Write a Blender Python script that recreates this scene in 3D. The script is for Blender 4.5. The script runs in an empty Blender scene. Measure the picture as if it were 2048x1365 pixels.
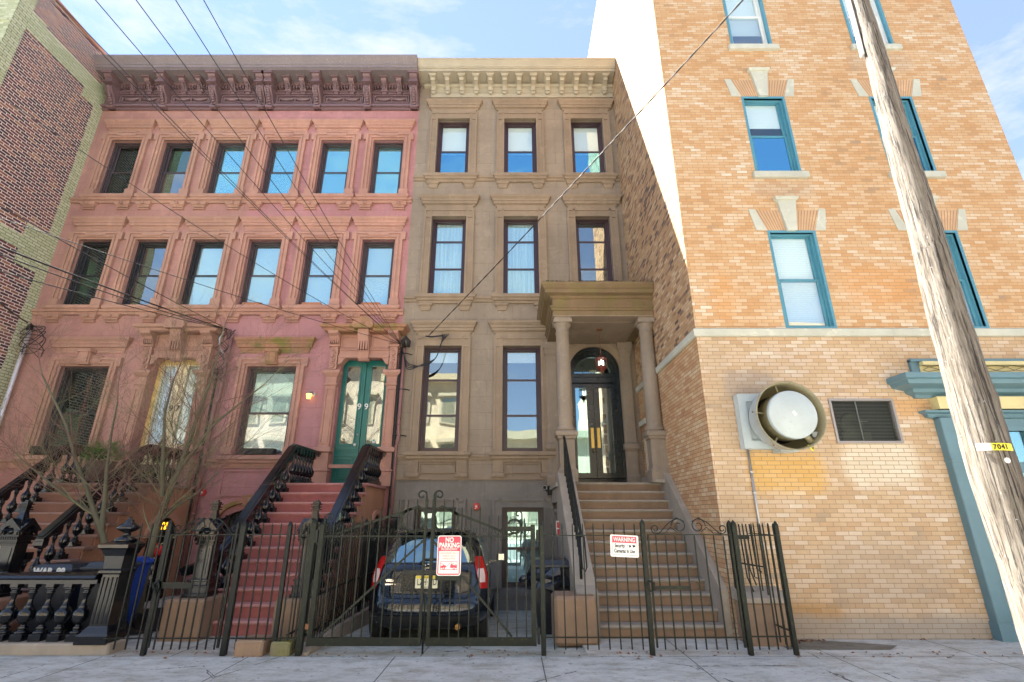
import bpy, math, random
from mathutils import Vector, Matrix
S = bpy.context.scene
COL = S.collection
R = math.radians
# ---------------------------------------------------------------- camera
cam_d = bpy.data.cameras.new("camera"); cam = bpy.data.objects.new("camera", cam_d); COL.objects.link(cam)
cam.location = (0, 0, 1.6); cam.rotation_euler = (R(90 + 19.26), 0, 0)
cam_d.sensor_width = 36; cam_d.lens = 996 / 2048 * 36; cam_d.clip_end = 3000; cam_d.clip_start = .05
S.camera = cam
# ---------------------------------------------------------------- sky and sun
SUN_DIR = Vector((5, -3.27, -8.5)).normalized()      # the way the light travels: from behind the houses, left
elev = math.asin(-SUN_DIR.z); azim = math.atan2(-SUN_DIR.x, -SUN_DIR.y)
W = bpy.data.worlds.new("World"); S.world = W; W.use_nodes = True
nt = W.node_tree; nt.nodes.clear()
def wn(t): return nt.nodes.new(t)
sky = wn('ShaderNodeTexSky'); sky.sky_type = 'NISHITA'; sky.sun_disc = False
sky.sun_elevation = elev; sky.sun_rotation = azim; sky.altitude = 0; sky.air_density = 1.0; sky.dust_density = .0; sky.ozone_density = 3.0
tc = wn('ShaderNodeTexCoord'); mp = wn('ShaderNodeMapping'); mp.inputs['Scale'].default_value = (1.1, 2.2, 4.2)
nz = wn('ShaderNodeTexNoise'); nz.inputs['Scale'].default_value = 1.9; nz.inputs['Detail'].default_value = 7; nz.inputs['Roughness'].default_value = .62
rp = wn('ShaderNodeValToRGB'); rp.color_ramp.elements[0].position = .50; rp.color_ramp.elements[1].position = .70; rp.color_ramp.elements[0].color = (0, 0, 0, 1)
rp.color_ramp.elements[1].color = (1, 1, 1, 1)
mx = wn('ShaderNodeMix'); mx.data_type = 'RGBA'
bg = wn('ShaderNodeBackground'); bg.inputs['Strength'].default_value = .070
ow = wn('ShaderNodeOutputWorld')
nt.links.new(tc.outputs['Generated'], mp.inputs['Vector']); nt.links.new(mp.outputs['Vector'], nz.inputs['Vector'])
nt.links.new(nz.outputs['Fac'], rp.inputs['Fac']); nt.links.new(rp.outputs['Color'], mx.inputs['Factor'])
mx.inputs[7].default_value = (2.15, 2.2, 2.35, 1)
mv = wn('ShaderNodeMix'); mv.data_type = 'RGBA'; mv.inputs['Factor'].default_value = .6; mv.inputs[7].default_value = (.95, 1.12, 1.6, 1)
nt.links.new(sky.outputs['Color'], mv.inputs[6]); nt.links.new(mv.outputs[2], mx.inputs[6])
nt.links.new(mx.outputs[2], bg.inputs['Color']); nt.links.new(bg.outputs['Background'], ow.inputs['Surface'])
sd = bpy.data.lights.new("sun", 'SUN'); sd.energy = 5.0; sd.angle = R(.5); sd.color = (1, .95, .86)
so = bpy.data.objects.new("sun", sd); COL.objects.link(so); so.rotation_euler = SUN_DIR.to_track_quat('-Z', 'Y').to_euler(); so.location = (-20, 14, 40)
S.view_settings.view_transform = 'Standard'; S.view_settings.look = 'None'; S.view_settings.gamma = 1
S.view_settings.exposure = 2.92
S.cycles.max_bounces = 7; S.cycles.diffuse_bounces = 4; S.cycles.glossy_bounces = 4; S.cycles.transparent_max_bounces = 8
S.cycles.use_denoising = True; S.cycles.sample_clamp_indirect = 6

# ---------------------------------------------------------------- mesh building
class MB:
    def __init__(s): s.v = []; s.f = []; s.sm = []; s.mi = []; s.cur = 0
    def add(s, vs, fs, smooth=False):
        b = len(s.v); s.v += [tuple(p) for p in vs]
        for f in fs: s.f.append([i + b for i in f]); s.sm.append(smooth); s.mi.append(s.cur)
        return s
    def merge(s, o, loc=(0, 0, 0), m=None):
        b = len(s.v)
        for p in o.v:
            q = Vector(p)
            if m: q = m @ q
            s.v.append((q[0] + loc[0], q[1] + loc[1], q[2] + loc[2]))
        for f, sm, mi in zip(o.f, o.sm, o.mi): s.f.append([i + b for i in f]); s.sm.append(sm); s.mi.append(mi)
        return s
    def box(s, x0, x1, y0, y1, z0, z1):
        return s.add([(x0,y0,z0),(x1,y0,z0),(x1,y1,z0),(x0,y1,z0),(x0,y0,z1),(x1,y0,z1),(x1,y1,z1),(x0,y1,z1)],
            [(0,3,2,1),(4,5,6,7),(0,1,5,4),(1,2,6,5),(2,3,7,6),(3,0,4,7)])
    def bbox(s, x0, x1, y0, y1, z0, z1, b=.006):            # box with bevelled edges
        xs = (x0, x1); ys = (y0, y1); zs = (z0, z1); vs = []; idx = {}
        for i in (0,1):
            for j in (0,1):
                for k in (0,1):
                    sx, sy, sz = (b if i == 0 else -b), (b if j == 0 else -b), (b if k == 0 else -b)
                    for a, d in (('x', (0, sy, sz)), ('y', (sx, 0, sz)), ('z', (sx, sy, 0))):
                        idx[(i,j,k,a)] = len(vs); vs.append((xs[i]+d[0], ys[j]+d[1], zs[k]+d[2]))
        F = []
        g = lambda *a: idx[a]
        F += [[g(0,0,0,'x'),g(0,0,1,'x'),g(0,1,1,'x'),g(0,1,0,'x')],[g(1,0,0,'x'),g(1,1,0,'x'),g(1,1,1,'x'),g(1,0,1,'x')]]
        F += [[g(0,0,0,'y'),g(1,0,0,'y'),g(1,0,1,'y'),g(0,0,1,'y')],[g(0,1,0,'y'),g(0,1,1,'y'),g(1,1,1,'y'),g(1,1,0,'y')]]
        F += [[g(0,0,0,'z'),g(0,1,0,'z'),g(1,1,0,'z'),g(1,0,0,'z')],[g(0,0,1,'z'),g(1,0,1,'z'),g(1,1,1,'z'),g(0,1,1,'z')]]
        for i in (0,1):
            for j in (0,1): F.append([g(i,j,0,'x'),g(i,j,1,'x'),g(i,j,1,'y'),g(i,j,0,'y')])
            for k in (0,1): F.append([g(i,0,k,'x'),g(i,1,k,'x'),g(i,1,k,'z'),g(i,0,k,'z')])
        for j in (0,1):
            for k in (0,1): F.append([g(0,j,k,'y'),g(1,j,k,'y'),g(1,j,k,'z'),g(0,j,k,'z')])
        for i in (0,1):
            for j in (0,1):
                for k in (0,1): F.append([g(i,j,k,'x'),g(i,j,k,'y'),g(i,j,k,'z')])
        return s.add(vs, F)
    def prism(s, pts, axis, a, b):                          # polygon extruded along an axis
        n = len(pts)
        def P(p, t):
            return {'x': (t, p[0], p[1]), 'y': (p[0], t, p[1]), 'z': (p[0], p[1], t)}[axis]
        vs = [P(p, a) for p in pts] + [P(p, b) for p in pts]
        fs = [tuple(range(n)), tuple(range(2*n-1, n-1, -1))] + [(i, i+n, (i+1) % n + n, (i+1) % n) for i in range(n)]
        return s.add(vs, fs)
    def lathe(s, prof, c=(0, 0, 0), n=12, axis='z', smooth=True, cap=True, a0=0, sq=None):
        vs = []; fs = []
        for r, z in prof:
            for i in range(n):
                a = a0 + 2*math.pi*i/n; x, y = r*math.cos(a), r*math.sin(a)
                if axis == 'z': vs.append((c[0]+x, c[1]+y, c[2]+z))
                elif axis == 'y': vs.append((c[0]+x, c[1]+z, c[2]+y))
                else: vs.append((c[0]+z, c[1]+x, c[2]+y))
        m = len(prof)
        for k in range(m-1):
            for i in range(n):
                j = (i+1) % n; fs.append((k*n+i, k*n+j, (k+1)*n+j, (k+1)*n+i))
        s.add(vs, fs, smooth)
        if cap:
            b = len(s.v) - len(vs)
            for ring in (0, m-1): s.f.append([b + ring*n + i for i in range(n)]); s.sm.append(False); s.mi.append(s.cur)
        return s
    def tube(s, pts, r, n=6, cap=True, smooth=True, flat=None):
        pts = [Vector(p) for p in pts]; m = len(pts)
        if not hasattr(r, '__len__'): r = [r]*m
        t = [(pts[min(i+1, m-1)] - pts[max(i-1, 0)]).normalized() for i in range(m)]
        up = Vector((0, 0, 1)) if abs(t[0].z) < .9 else Vector((0, 1, 0))
        if flat: up = Vector(flat)
        u = (up - t[0]*up.dot(t[0])).normalized(); vs = []
        for i in range(m):
            u = u - t[i]*u.dot(t[i])
            if flat: u = (Vector(flat) - t[i]*Vector(flat).dot(t[i]))
            u.normalize(); w = t[i].cross(u)
            for k in range(n):
                a = 2*math.pi*(k+.5)/n; vs.append(pts[i] + (u*math.cos(a) + w*math.sin(a))*r[i])
        fs = [(i*n+k, i*n+(k+1) % n, (i+1)*n+(k+1) % n, (i+1)*n+k) for i in range(m-1) for k in range(n)]
        s.add(vs, fs, smooth)
        if cap:
            b = len(s.v) - len(vs)
            for q in (0, m-1): s.f.append([b+q*n+k for k in range(n)]); s.sm.append(False); s.mi.append(s.cur)
        return s
    def strap(s, pts, nrm, w, th):                          # flat bar: w across (normal to nrm and path), th along nrm
        pts = [Vector(p) for p in pts]; N = Vector(nrm).normalized(); m = len(pts); vs = []
        for i in range(m):
            t = (pts[min(i+1, m-1)] - pts[max(i-1, 0)]).normalized(); c = t.cross(N).normalized()
            for a, b in ((-1,-1),(1,-1),(1,1),(-1,1)): vs.append(pts[i] + c*a*w/2 + N*b*th/2)
        fs = [(i*4+k, i*4+(k+1) % 4, (i+1)*4+(k+1) % 4, (i+1)*4+k) for i in range(m-1) for k in range(4)]
        fs += [(0,1,2,3), tuple((m-1)*4+k for k in (3,2,1,0))]
        return s.add(vs, fs)
    def mold(s, x0, x1, yf, yb, prof, left=True, right=True):   # a moulding round a front with mitred returns
        rings = []
        for p, z in prof:
            L = x0 - (p if left else 0); Q = x1 + (p if right else 0)
            rings += [(L, yb, z), (L, yf-p, z), (Q, yf-p, z), (Q, yb, z)]
        m = len(prof); fs = []
        for k in range(m-1):
            for i in range(3): fs.append((k*4+i, k*4+i+1, (k+1)*4+i+1, (k+1)*4+i))
        fs += [(0,1,2,3), tuple((m-1)*4+i for i in (3,2,1,0)), tuple(x for k in range(m) for x in [k*4]) if False else (0, 3, (m-1)*4+3, (m-1)*4)]
        return s.add(rings, fs)
    def frame(s, x0, x1, z0, z1, w, y0, y1, wb=None, wt=None):  # rectangular ring: w wide inward
        wb = w if wb is None else wb; wt = w if wt is None else wt
        s.box(x0, x0+w, y0, y1, z0, z1); s.box(x1-w, x1, y0, y1, z0, z1)
        if wt: s.box(x0+w, x1-w, y0, y1, z1-wt, z1)
        if wb: s.box(x0+w, x1-w, y0, y1, z0, z0+wb)
        return s
    def mesh(s, name, mats, off=(0, 0, 0)):
        me = bpy.data.meshes.new(name)
        me.from_pydata([(p[0]-off[0], p[1]-off[1], p[2]-off[2]) for p in s.v], [], s.f)
        for m in (mats if isinstance(mats, (list, tuple)) else [mats]): me.materials.append(m)
        me.polygons.foreach_set('use_smooth', s.sm); me.polygons.foreach_set('material_index', s.mi); me.update()
        import bmesh
        b = bmesh.new(); b.from_mesh(me); bmesh.ops.recalc_face_normals(b, faces=b.faces); b.to_mesh(me); b.free()
        return me
def link(name, me, parent=None, loc=(0, 0, 0), rz=0):
    o = bpy.data.objects.new(name, me); COL.objects.link(o); o.location = loc; o.rotation_euler = (0, 0, rz)
    if parent: o.parent = parent
    return o
def thing(name, label, cat, loc=(0, 0, 0), group=None, rz=0):
    o = link(name, None, None, loc, rz); o['label'] = label; o['category'] = cat
    if group: o['group'] = group
    return o
def tag(o, label, cat, group=None):
    o['label'] = label; o['category'] = cat
    if group: o['group'] = group
    return o
def root(o):
    while o.parent: o = o.parent
    return o
def part(name, mb, mat, parent):                            # mesh given in world coordinates, hung on a thing
    off = root(parent).location if parent else (0, 0, 0)
    return link(name, mb.mesh(name, mat, off), parent)
def solo(name, mb, mat, label, cat, loc=(0, 0, 0), group=None):
    o = link(name, mb.mesh(name, mat, loc), None, loc); return tag(o, label, cat, group)
def struct(name, mb, mat):
    o = link(name, mb.mesh(name, mat)); o['kind'] = 'structure'; return o
def copy_tree(o, parent=None):
    c = o.copy(); COL.objects.link(c); c.parent = parent
    for ch in list(o.children): copy_tree(ch, c)
    return c
def cr(pts, m=6):                                           # smooth curve through points
    P = [Vector(p) for p in pts]; P = [P[0]*2-P[1]] + P + [P[-1]*2-P[-2]]; out = []
    for i in range(1, len(P)-2):
        a, b, c, d = P[i-1:i+3]
        for k in range(m): t = k/m; out.append(.5*((2*b)+(c-a)*t+(2*a-5*b+4*c-d)*t*t+(3*b-a-3*c+d)*t**3))
    return out + [P[-2]]
def text_mb(txt, size, ext=.002, bold=0, sx=1.0):
    cu = bpy.data.curves.new('t', 'FONT'); cu.body = txt; cu.size = size; cu.extrude = ext; cu.align_x = 'CENTER'; cu.offset = bold; cu.resolution_u = 3
    o = bpy.data.objects.new('t', cu); COL.objects.link(o); dg = bpy.context.evaluated_depsgraph_get(); dg.update()
    me = bpy.data.meshes.new_from_object(o.evaluated_get(dg)); b = MB()
    b.add([(v.co.x*sx, -v.co.z, v.co.y) for v in me.vertices], [tuple(p.vertices) for p in me.polygons])
    bpy.data.objects.remove(o); bpy.data.curves.remove(cu); bpy.data.meshes.remove(me)
    return b

# ---------------------------------------------------------------- materials
class NT:
    def __init__(s, name):
        s.m = bpy.data.materials.new(name); s.m.use_nodes = True; s.t = s.m.node_tree; s.t.nodes.clear()
        s.b = s.t.nodes.new('ShaderNodeBsdfPrincipled'); s.o = s.t.nodes.new('ShaderNodeOutputMaterial')
        s.t.links.new(s.b.outputs[0], s.o.inputs[0])
    def put(s, sock, v):
        if isinstance(v, bpy.types.NodeSocket): s.t.links.new(v, sock)
        elif isinstance(v, (tuple, list)): sock.default_value = tuple(v) + ((1,) if len(v) == 3 and len(sock.default_value) == 4 else ())
        else: sock.default_value = v
    def n(s, t, ins=None, **pr):
        nd = s.t.nodes.new(t)
        for k, v in pr.items(): setattr(nd, k, v)
        for k, v in (ins or {}).items(): s.put(nd.inputs[k], v)
        return nd
    def math(s, op, a, b=0, c=0):
        nd = s.n('ShaderNodeMath', operation=op); s.put(nd.inputs[0], a); s.put(nd.inputs[1], b)
        if op in ('MULTIPLY_ADD',): s.put(nd.inputs[2], c)
        return nd.outputs[0]
    def pos(s):
        g = s.n('ShaderNodeNewGeometry').outputs['Position']; x = s.n('ShaderNodeSeparateXYZ', {0: g})
        return g, x.outputs[0], x.outputs[1], x.outputs[2]
    def noise(s, vec, scale, detail=5, rough=.6, mscale=None):
        if mscale: vec = s.n('ShaderNodeMapping', {'Vector': vec, 'Scale': mscale}).outputs[0]
        return s.n('ShaderNodeTexNoise', {'Vector': vec, 'Scale': scale, 'Detail': detail, 'Roughness': rough}).outputs['Fac']
    def ramp(s, fac, stops, const=False):
        nd = s.n('ShaderNodeValToRGB', {'Fac': fac}); cr = nd.color_ramp
        if const: cr.interpolation = 'CONSTANT'
        while len(cr.elements) < len(stops): cr.elements.new(1)
        for e, (p, c) in zip(cr.elements, stops):
            e.position = p; e.color = (c, c, c, 1) if not hasattr(c, '__len__') else tuple(c) + (1,)
        return nd.outputs['Color']
    def mix(s, f, a, b, mode='MIX'):
        nd = s.n('ShaderNodeMix', data_type='RGBA', blend_type=mode); s.put(nd.inputs['Factor'], f); s.put(nd.inputs[6], a); s.put(nd.inputs[7], b)
        return nd.outputs[2]
    def bump(s, h, st=.3, d=.01, prev=None):
        nd = s.n('ShaderNodeBump', {'Height': h, 'Strength': st, 'Distance': d})
        if prev is not None: s.put(nd.inputs['Normal'], prev)
        return nd.outputs[0]
    def set(s, **k):
        for a, v in k.items(): s.put(s.b.inputs[a.replace('_', ' ')], v)
        return s.m
def vary(c, k): return tuple(max(0, x*k) for x in c)
def stone(name, c, blocks=None, moss=None, dirt=.35, rough=.85, warm=None, axis='x'):
    t = NT(name); g, x, y, z = t.pos()
    big = t.noise(g, .9, 4, .6); mid = t.noise(g, 6, 5, .7); fine = t.noise(g, 90, 3, .6)
    streak = t.noise(g, 2.2, 6, .65, (1.6, 1.6, .22))
    col = t.mix(t.ramp(big, [(.35, 0), (.68, 1)]), vary(c, .86), warm or vary(c, 1.12))
    col = t.mix(t.ramp(mid, [(.3, .0), (.75, .35)]), col, vary(c, .72))
    col = t.mix(t.ramp(streak, [(.46, 0), (.78, dirt)]), col, vary((c[0]*.42, c[1]*.42, c[2]*.42), 1))
    col = t.mix(t.math('MULTIPLY', fine, .35), col, vary(c, .62))
    pat = t.noise(g, 2.6, 9, .78); col = t.mix(t.ramp(pat, [(.56, 0), (.60, .30)]), col, vary(c, 1.32)); col = t.mix(t.ramp(pat, [(.36, .38), (.41, 0)]), col, vary(c, .62))
    chip = t.noise(g, 17, 4, .6); col = t.mix(t.ramp(chip, [(.68, 0), (.70, .55)]), col, vary(c, .5))
    h = t.math('ADD', t.math('MULTIPLY', fine, .5), mid)
    if blocks:
        bw, bh, oz = blocks; u = x if axis == 'x' else y
        rz = t.math('DIVIDE', t.math('ADD', z, oz), bh); row = t.math('FLOOR', rz); fz = t.math('FRACT', rz)
        ru = t.math('ADD', t.math('DIVIDE', u, bw), t.math('MULTIPLY', t.math('MODULO', t.math('ABSOLUTE', row), 2), .5)); fu = t.math('FRACT', ru)
        j = t.math('MAXIMUM', t.math('LESS_THAN', fz, .012/bh), t.math('LESS_THAN', fu, .012/bw))
        idv = t.n('ShaderNodeCombineXYZ', {0: t.math('FLOOR', ru), 1: row, 2: 3.1}).outputs[0]
        rnd = t.n('ShaderNodeTexWhiteNoise', {'Vector': idv}, noise_dimensions='3D').outputs['Value']
        col = t.mix(t.math('MULTIPLY', rnd, .22), col, vary(c, .7))
        col = t.mix(t.math('MULTIPLY', j, t.ramp(mid, [(.35, .15), (.6, .55)])), col, vary(c, .45))
        h = t.math('SUBTRACT', h, t.math('MULTIPLY', j, 1.5))
    if moss:
        nrm = t.n('ShaderNodeSeparateXYZ', {0: t.n('ShaderNodeNewGeometry').outputs['Normal']}).outputs[2]
        mm = t.math('MULTIPLY', t.ramp(t.noise(g, 3.2, 6, .7), [(.46, 0), (.62, 1)]), moss)
        col = t.mix(mm, col, (.16, .16, .03))
    return t.set(Base_Color=col, Roughness=rough, Normal=t.bump(h, .35, .006))
def brick(name, axis, bw, bh, mw, mortar, stops, big=.25, stains=(), masks=None, maskstops=None, bump=.5, spread=1.0):
    t = NT(name); g, x, y, z = t.pos(); u = x if axis == 'x' else y
    rz = t.math('DIVIDE', z, bh); row = t.math('FLOOR', rz); fz = t.math('FRACT', rz)
    hid = t.n('ShaderNodeTexWhiteNoise', {'W': row}, noise_dimensions='1D').outputs['Value']
    off = t.math('ADD', t.math('MULTIPLY', t.math('MODULO', t.math('ABSOLUTE', row), 2), .5), t.math('MULTIPLY', hid, .16))
    ru = t.math('ADD', t.math('DIVIDE', u, bw), off); cl = t.math('FLOOR', ru); fu = t.math('FRACT', ru)
    idv = t.n('ShaderNodeCombineXYZ', {0: cl, 1: row, 2: 1.7}).outputs[0]
    wn_ = t.n('ShaderNodeTexWhiteNoise', {'Vector': idv}, noise_dimensions='3D'); rnd = wn_.outputs['Value']
    lar = t.noise(g, .8, 5, .65); val = t.math('ADD', t.math('ADD', t.math('MULTIPLY', rnd, spread), (1-spread)/2), t.math('MULTIPLY', t.math('SUBTRACT', lar, .5), big*4))
    col = t.ramp(val, stops)
    mid = t.noise(g, 14, 5, .7); fine = t.noise(g, 120, 3, .6)
    col = t.mix(t.math('MULTIPLY', mid, .5), col, t.mix(1, col, (.55, .52, .5), 'MULTIPLY'))
    mort = t.math('MAXIMUM', t.math('LESS_THAN', fz, mw/bh), t.math('LESS_THAN', fu, mw/bw))
    mcol = mortar
    if masks:                                              # boxes (u0,u1,z0,z1) snapped to the bricks, painted over
        uc = u; zc = t.math('MULTIPLY', t.math('ADD', row, .5), bh)
        tot = None
        for (a, b, c0, c1) in masks:
            q = t.math('MULTIPLY', t.math('MULTIPLY', t.math('GREATER_THAN', uc, a), t.math('LESS_THAN', uc, b)), t.math('MULTIPLY', t.math('GREATER_THAN', zc, c0), t.math('LESS_THAN', zc, c1)))
            tot = q if tot is None else t.math('MAXIMUM', tot, q)
        pc = t.ramp(t.math('ADD', t.math('MULTIPLY', rnd, .6), t.math('MULTIPLY', mid, .4)), maskstops)
        col = t.mix(tot, col, pc); mcol = t.mix(tot, mortar, vary(maskstops[0][1], .55))
    for (a, b, c0, c1, sc, amt, soft) in stains:            # rust and grime with a shape of their own
        def edge(v, lo, hi):
            m1 = t.n('ShaderNodeMapRange', {'Value': v, 'From Min': lo-soft, 'From Max': lo+soft}).outputs[0]
            m2 = t.n('ShaderNodeMapRange', {'Value': v, 'From Min': hi+soft, 'From Max': hi-soft}).outputs[0]
            return t.math('MULTIPLY', m1, m2)
        wob = t.noise(g, 2.5, 6, .7, (1, 1, .6)); e = t.math('MULTIPLY', edge(u, a, b), edge(z, c0, c1))
        e = t.math('MULTIPLY', t.ramp(t.math('MULTIPLY', e, t.math('ADD', wob, .45)), [(.3, 0), (.75, 1)]), amt)
        col = t.mix(e, col, sc)
    col = t.mix(mort, col, mcol)
    h = t.math('SUBTRACT', t.math('ADD', t.math('MULTIPLY', fine, .25), t.math('MULTIPLY', rnd, .25)), mort)
    return t.set(Base_Color=col, Roughness=.88, Normal=t.bump(h, bump, .008))
def paint(name, c, rough=.35, worn=0, wc=(.2, .12, .07), metallic=0, spec=.5, sc=30, bumps=.08):
    t = NT(name); g, x, y, z = t.pos(); n1 = t.noise(g, sc, 6, .7); n2 = t.noise(g, 2.5, 4, .6)
    col = t.mix(t.ramp(n2, [(.3, 0), (.7, .5)]), c, vary(c, .7))
    if worn: col = t.mix(t.ramp(n1, [(.62-worn*.2, 0), (.72-worn*.2, .9)]), col, wc)
    rr = t.n('ShaderNodeMapRange', {'Value': n1, 'To Min': rough*.75, 'To Max': min(1, rough*1.4)}).outputs[0]
    t.b.inputs['Specular IOR Level'].default_value = spec
    return t.set(Base_Color=col, Roughness=rr, Metallic=metallic, Normal=t.bump(n1, bumps, .003))
def glass(name, tint=(.75, .9, 1), refl=.35, body=(.01, .015, .02), trans=.0, wav=.02, rough=.015):
    t = NT(name); g, x, y, z = t.pos(); nn = t.noise(g, 1.1, 1, .4); nb = t.bump(nn, wav, .3)
    gl = t.n('ShaderNodeBsdfGlossy', {'Color': tint, 'Roughness': rough, 'Normal': nb}).outputs[0]
    tr = t.n('ShaderNodeBsdfTransparent', {'Color': (.93, .97, .97)}).outputs[0]
    bf = t.n('ShaderNodeNewGeometry').outputs['Backfacing']; ior = t.math('SUBTRACT', 1.5, t.math('MULTIPLY', bf, .8333)); fr = t.n('ShaderNodeFresnel', {'IOR': ior, 'Normal': nb}).outputs[0]
    f = t.math('ADD', t.math('MULTIPLY', fr, 1-refl), refl)
    ms = t.n('ShaderNodeMixShader', {0: f, 1: tr, 2: gl}).outputs[0]
    t.t.nodes.remove(t.b); t.t.links.new(ms, t.o.inputs[0]); return t.m

PINK = (.44, .205, .175); PINKL = (.45, .23, .20)
m_pinkL = stone('brownstone_salmon', PINKL, (1.35, .46, .12), warm=(.52, .295, .24))
m_pinkR = stone('brownstone_rose', (.47, .22, .225), (1.35, .46, .12), warm=(.53, .265, .265))
m_trimL = stone('brownstone_trim_tan', (.45, .255, .19), dirt=.32, warm=(.52, .31, .23))
m_trimR = stone('brownstone_trim_rose', (.49, .26, .20), dirt=.28, warm=(.55, .31, .235))
m_trimMoss = stone('mossy_brownstone_trim', (.42, .21, .13), moss=.85)
m_brown = stone('brownstone_taupe', (.31, .25, .19), (1.25, .40, .1), warm=(.355, .29, .22))
m_brownB = stone('brownstone_basement', (.235, .215, .19), (1.25, .40, .1), warm=(.27, .245, .215))
m_btrim = stone('brownstone_trim_taupe', (.31, .235, .165), dirt=.35, warm=(.37, .28, .195))
m_btrimM = stone('mossy_taupe_trim', (.215, .145, .08), moss=.35)
m_btrimD = stone('brownstone_basement_trim', (.25, .23, .205), dirt=.25)
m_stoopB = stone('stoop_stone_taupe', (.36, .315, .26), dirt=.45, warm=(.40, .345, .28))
m_stoopBr = stone('stoop_block_riser_shade', (.29, .19, .125), dirt=.5, warm=(.34, .235, .155))  # block stone; on risers its darker tone stands for their shade
m_col = stone('column_stone', (.29, .235, .18), dirt=.5, warm=(.34, .275, .21))
m_riserR = stone('riser_shade_red', (.34, .105, .105), dirt=.4, warm=(.40, .14, .13))  # riser shade put into the colour, darker than the sky-lit treads
m_riserL = stone('riser_shade_left', (.30, .15, .11), dirt=.45)  # tread stone darkened, shade of the risers in the colour
m_stoopR = stone('stoop_stone_rose', (.48, .225, .215), dirt=.35, warm=(.54, .28, .265))
m_stoopRs = stone('stoop_side_stone', (.46, .24, .15), dirt=.35)
m_stoopL = stone('stoop_stone_left', (.36, .22, .18), dirt=.45)
m_cornP = paint('cornice_mauve_paint', (.20, .125, .135), .38, worn=.1, wc=(.32, .28, .25), bumps=.15)
m_cornB = paint('cornice_stone_paint', (.44, .40, .31), .6, worn=.15, wc=(.36, .27, .16), bumps=.15)
m_limestone = stone('limestone', (.56, .56, .47), dirt=.2)
m_cornT = paint('cornice_crown_grey', (.22, .185, .195), .5, worn=.2, wc=(.4, .4, .33), bumps=.15)
YST = [(.0, (.40, .28, .18)), (.06, (.50, .30, .15)), (.2, (.57, .32, .145)), (.4, (.61, .375, .19)), (.6, (.63, .42, .24)), (.8, (.66, .48, .31)), (.96, (.71, .58, .43)), (1, (.74, .64, .5))]
YST3 = [(.0, (.34, .28, .22)), (.07, (.44, .33, .22)), (.2, (.54, .36, .21)), (.4, (.57, .41, .25)), (.6, (.61, .45, .30)), (.8, (.64, .50, .37)), (1, (.72, .63, .5))]
YST2 = [(.0, (.44, .22, .11)), (.2, (.54, .30, .15)), (.5, (.60, .37, .19)), (.8, (.66, .46, .27)), (1, (.72, .58, .4))]
m_yfront = brick('buff_brick_upper', 'x', .20, .0625, .0075, (.34, .21, .11), YST, .30, spread=.72, stains=((5.6, 7.0, 4.9, 5.7, (.62, .28, .08), .4, .3), (3.4, 3.8, 4.7, 5.6, (.62, .3, .1), .4, .2), (4.4, 5.6, 7.1, 7.5, (.42, .34, .26), .35, .15), (6.9, 8.2, 10.1, 10.65, (.42, .34, .26), .35, .15)))
m_yfrontB = brick('buff_brick_lower', 'x', .20, .0625, .0075, (.27, .19, .12), YST3, .24, spread=.72,
    stains=((3.55, 4.75, 1.9, 2.55, (.62, .36, .08), .7, .18), (3.6, 4.6, .05, .45, (.42, .22, .06), .7, .12), (3.1, 6.6, -.1, .30, (.34, .31, .27), .8, .15), (5.4, 6.6, 3.0, 3.35, (.58, .30, .10), .55, .15), (5.0, 6.2, 2.0, 2.7, (.72, .66, .52), .55, .2), (3.1, 3.5, .4, 4.3, (.46, .34, .22), .5, .1), (4.4, 6.2, .4, 1.3, (.40, .33, .26), .4, .3), (3.4, 4.2, 3.35, 3.8, (.34, .29, .25), .6, .12)))
m_yside = brick('buff_brick_side', 'y', .20, .0625, .0085, (.20, .12, .07), YST2, .24, spread=.75)
m_yrough = brick('rough_dark_brick_side', 'y', .20, .0625, .009, (.27, .19, .12), [(0, (.12, .08, .07)), (.14, (.28, .16, .10)), (.32, (.46, .27, .13)), (.75, (.54, .34, .18)), (1, (.62, .45, .28))], .3)
LST = [(0, (.045, .025, .045)), (.3, (.085, .035, .055)), (.6, (.15, .05, .06)), (.85, (.24, .085, .07)), (1, (.34, .17, .1))]
CRM = [(0, (.40, .44, .27)), (.5, (.52, .56, .36)), (1, (.62, .66, .48))]
m_lside = brick('dark_brick_side', 'y', .215, .074, .018, (.74, .64, .56), LST, .2, masks=((8.5, 9.25, 11.7, 15), (8.5, 9.65, 13.35, 13.75), (8.5, 9.25, 0, 13.2), (9.2, 12, 13.15, 13.72), (11.05, 12, 12.9, 13.7), (11.5, 12, 0, 14), (10.9, 12, 7.5, 8.6), (8.5, 10.3, 7.75, 8.3), (10.3, 11.15, 7.85, 8.25), (9.9, 12, 3.2, 4.4)), maskstops=CRM)
m_lfront = brick('cream_brick_front', 'x', .215, .072, .008, (.30, .33, .22), CRM, .1)
m_black = paint('black_gloss_iron', (.005, .006, .008), .13, worn=.02, wc=(.02, .02, .02), spec=.6, bumps=.12, sc=18)
m_iron = paint('weathered_black_iron', (.012, .015, .014), .38, worn=.04, wc=(.03, .03, .02), bumps=.3, sc=22, spec=.25)
m_irong = paint('mossy_green_iron', (.014, .018, .013), .5, spec=.25, worn=.2, wc=(.055, .06, .022), bumps=.4, sc=26)
m_frameP = paint('window_frame_plum', (.075, .055, .06), .4)
m_frameD = paint('window_frame_dark', (.035, .033, .036), .4)
m_frameM = paint('window_frame_maroon', (.06, .035, .042), .35)
m_teal = paint('window_frame_teal', (.08, .27, .36), .45, worn=.12, wc=(.35, .45, .48), bumps=.2)
m_white = paint('white_paint', (.75, .76, .74), .4)
m_blind = NT('white_blind'); _g, _x, _y, _z = m_blind.pos()
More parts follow.
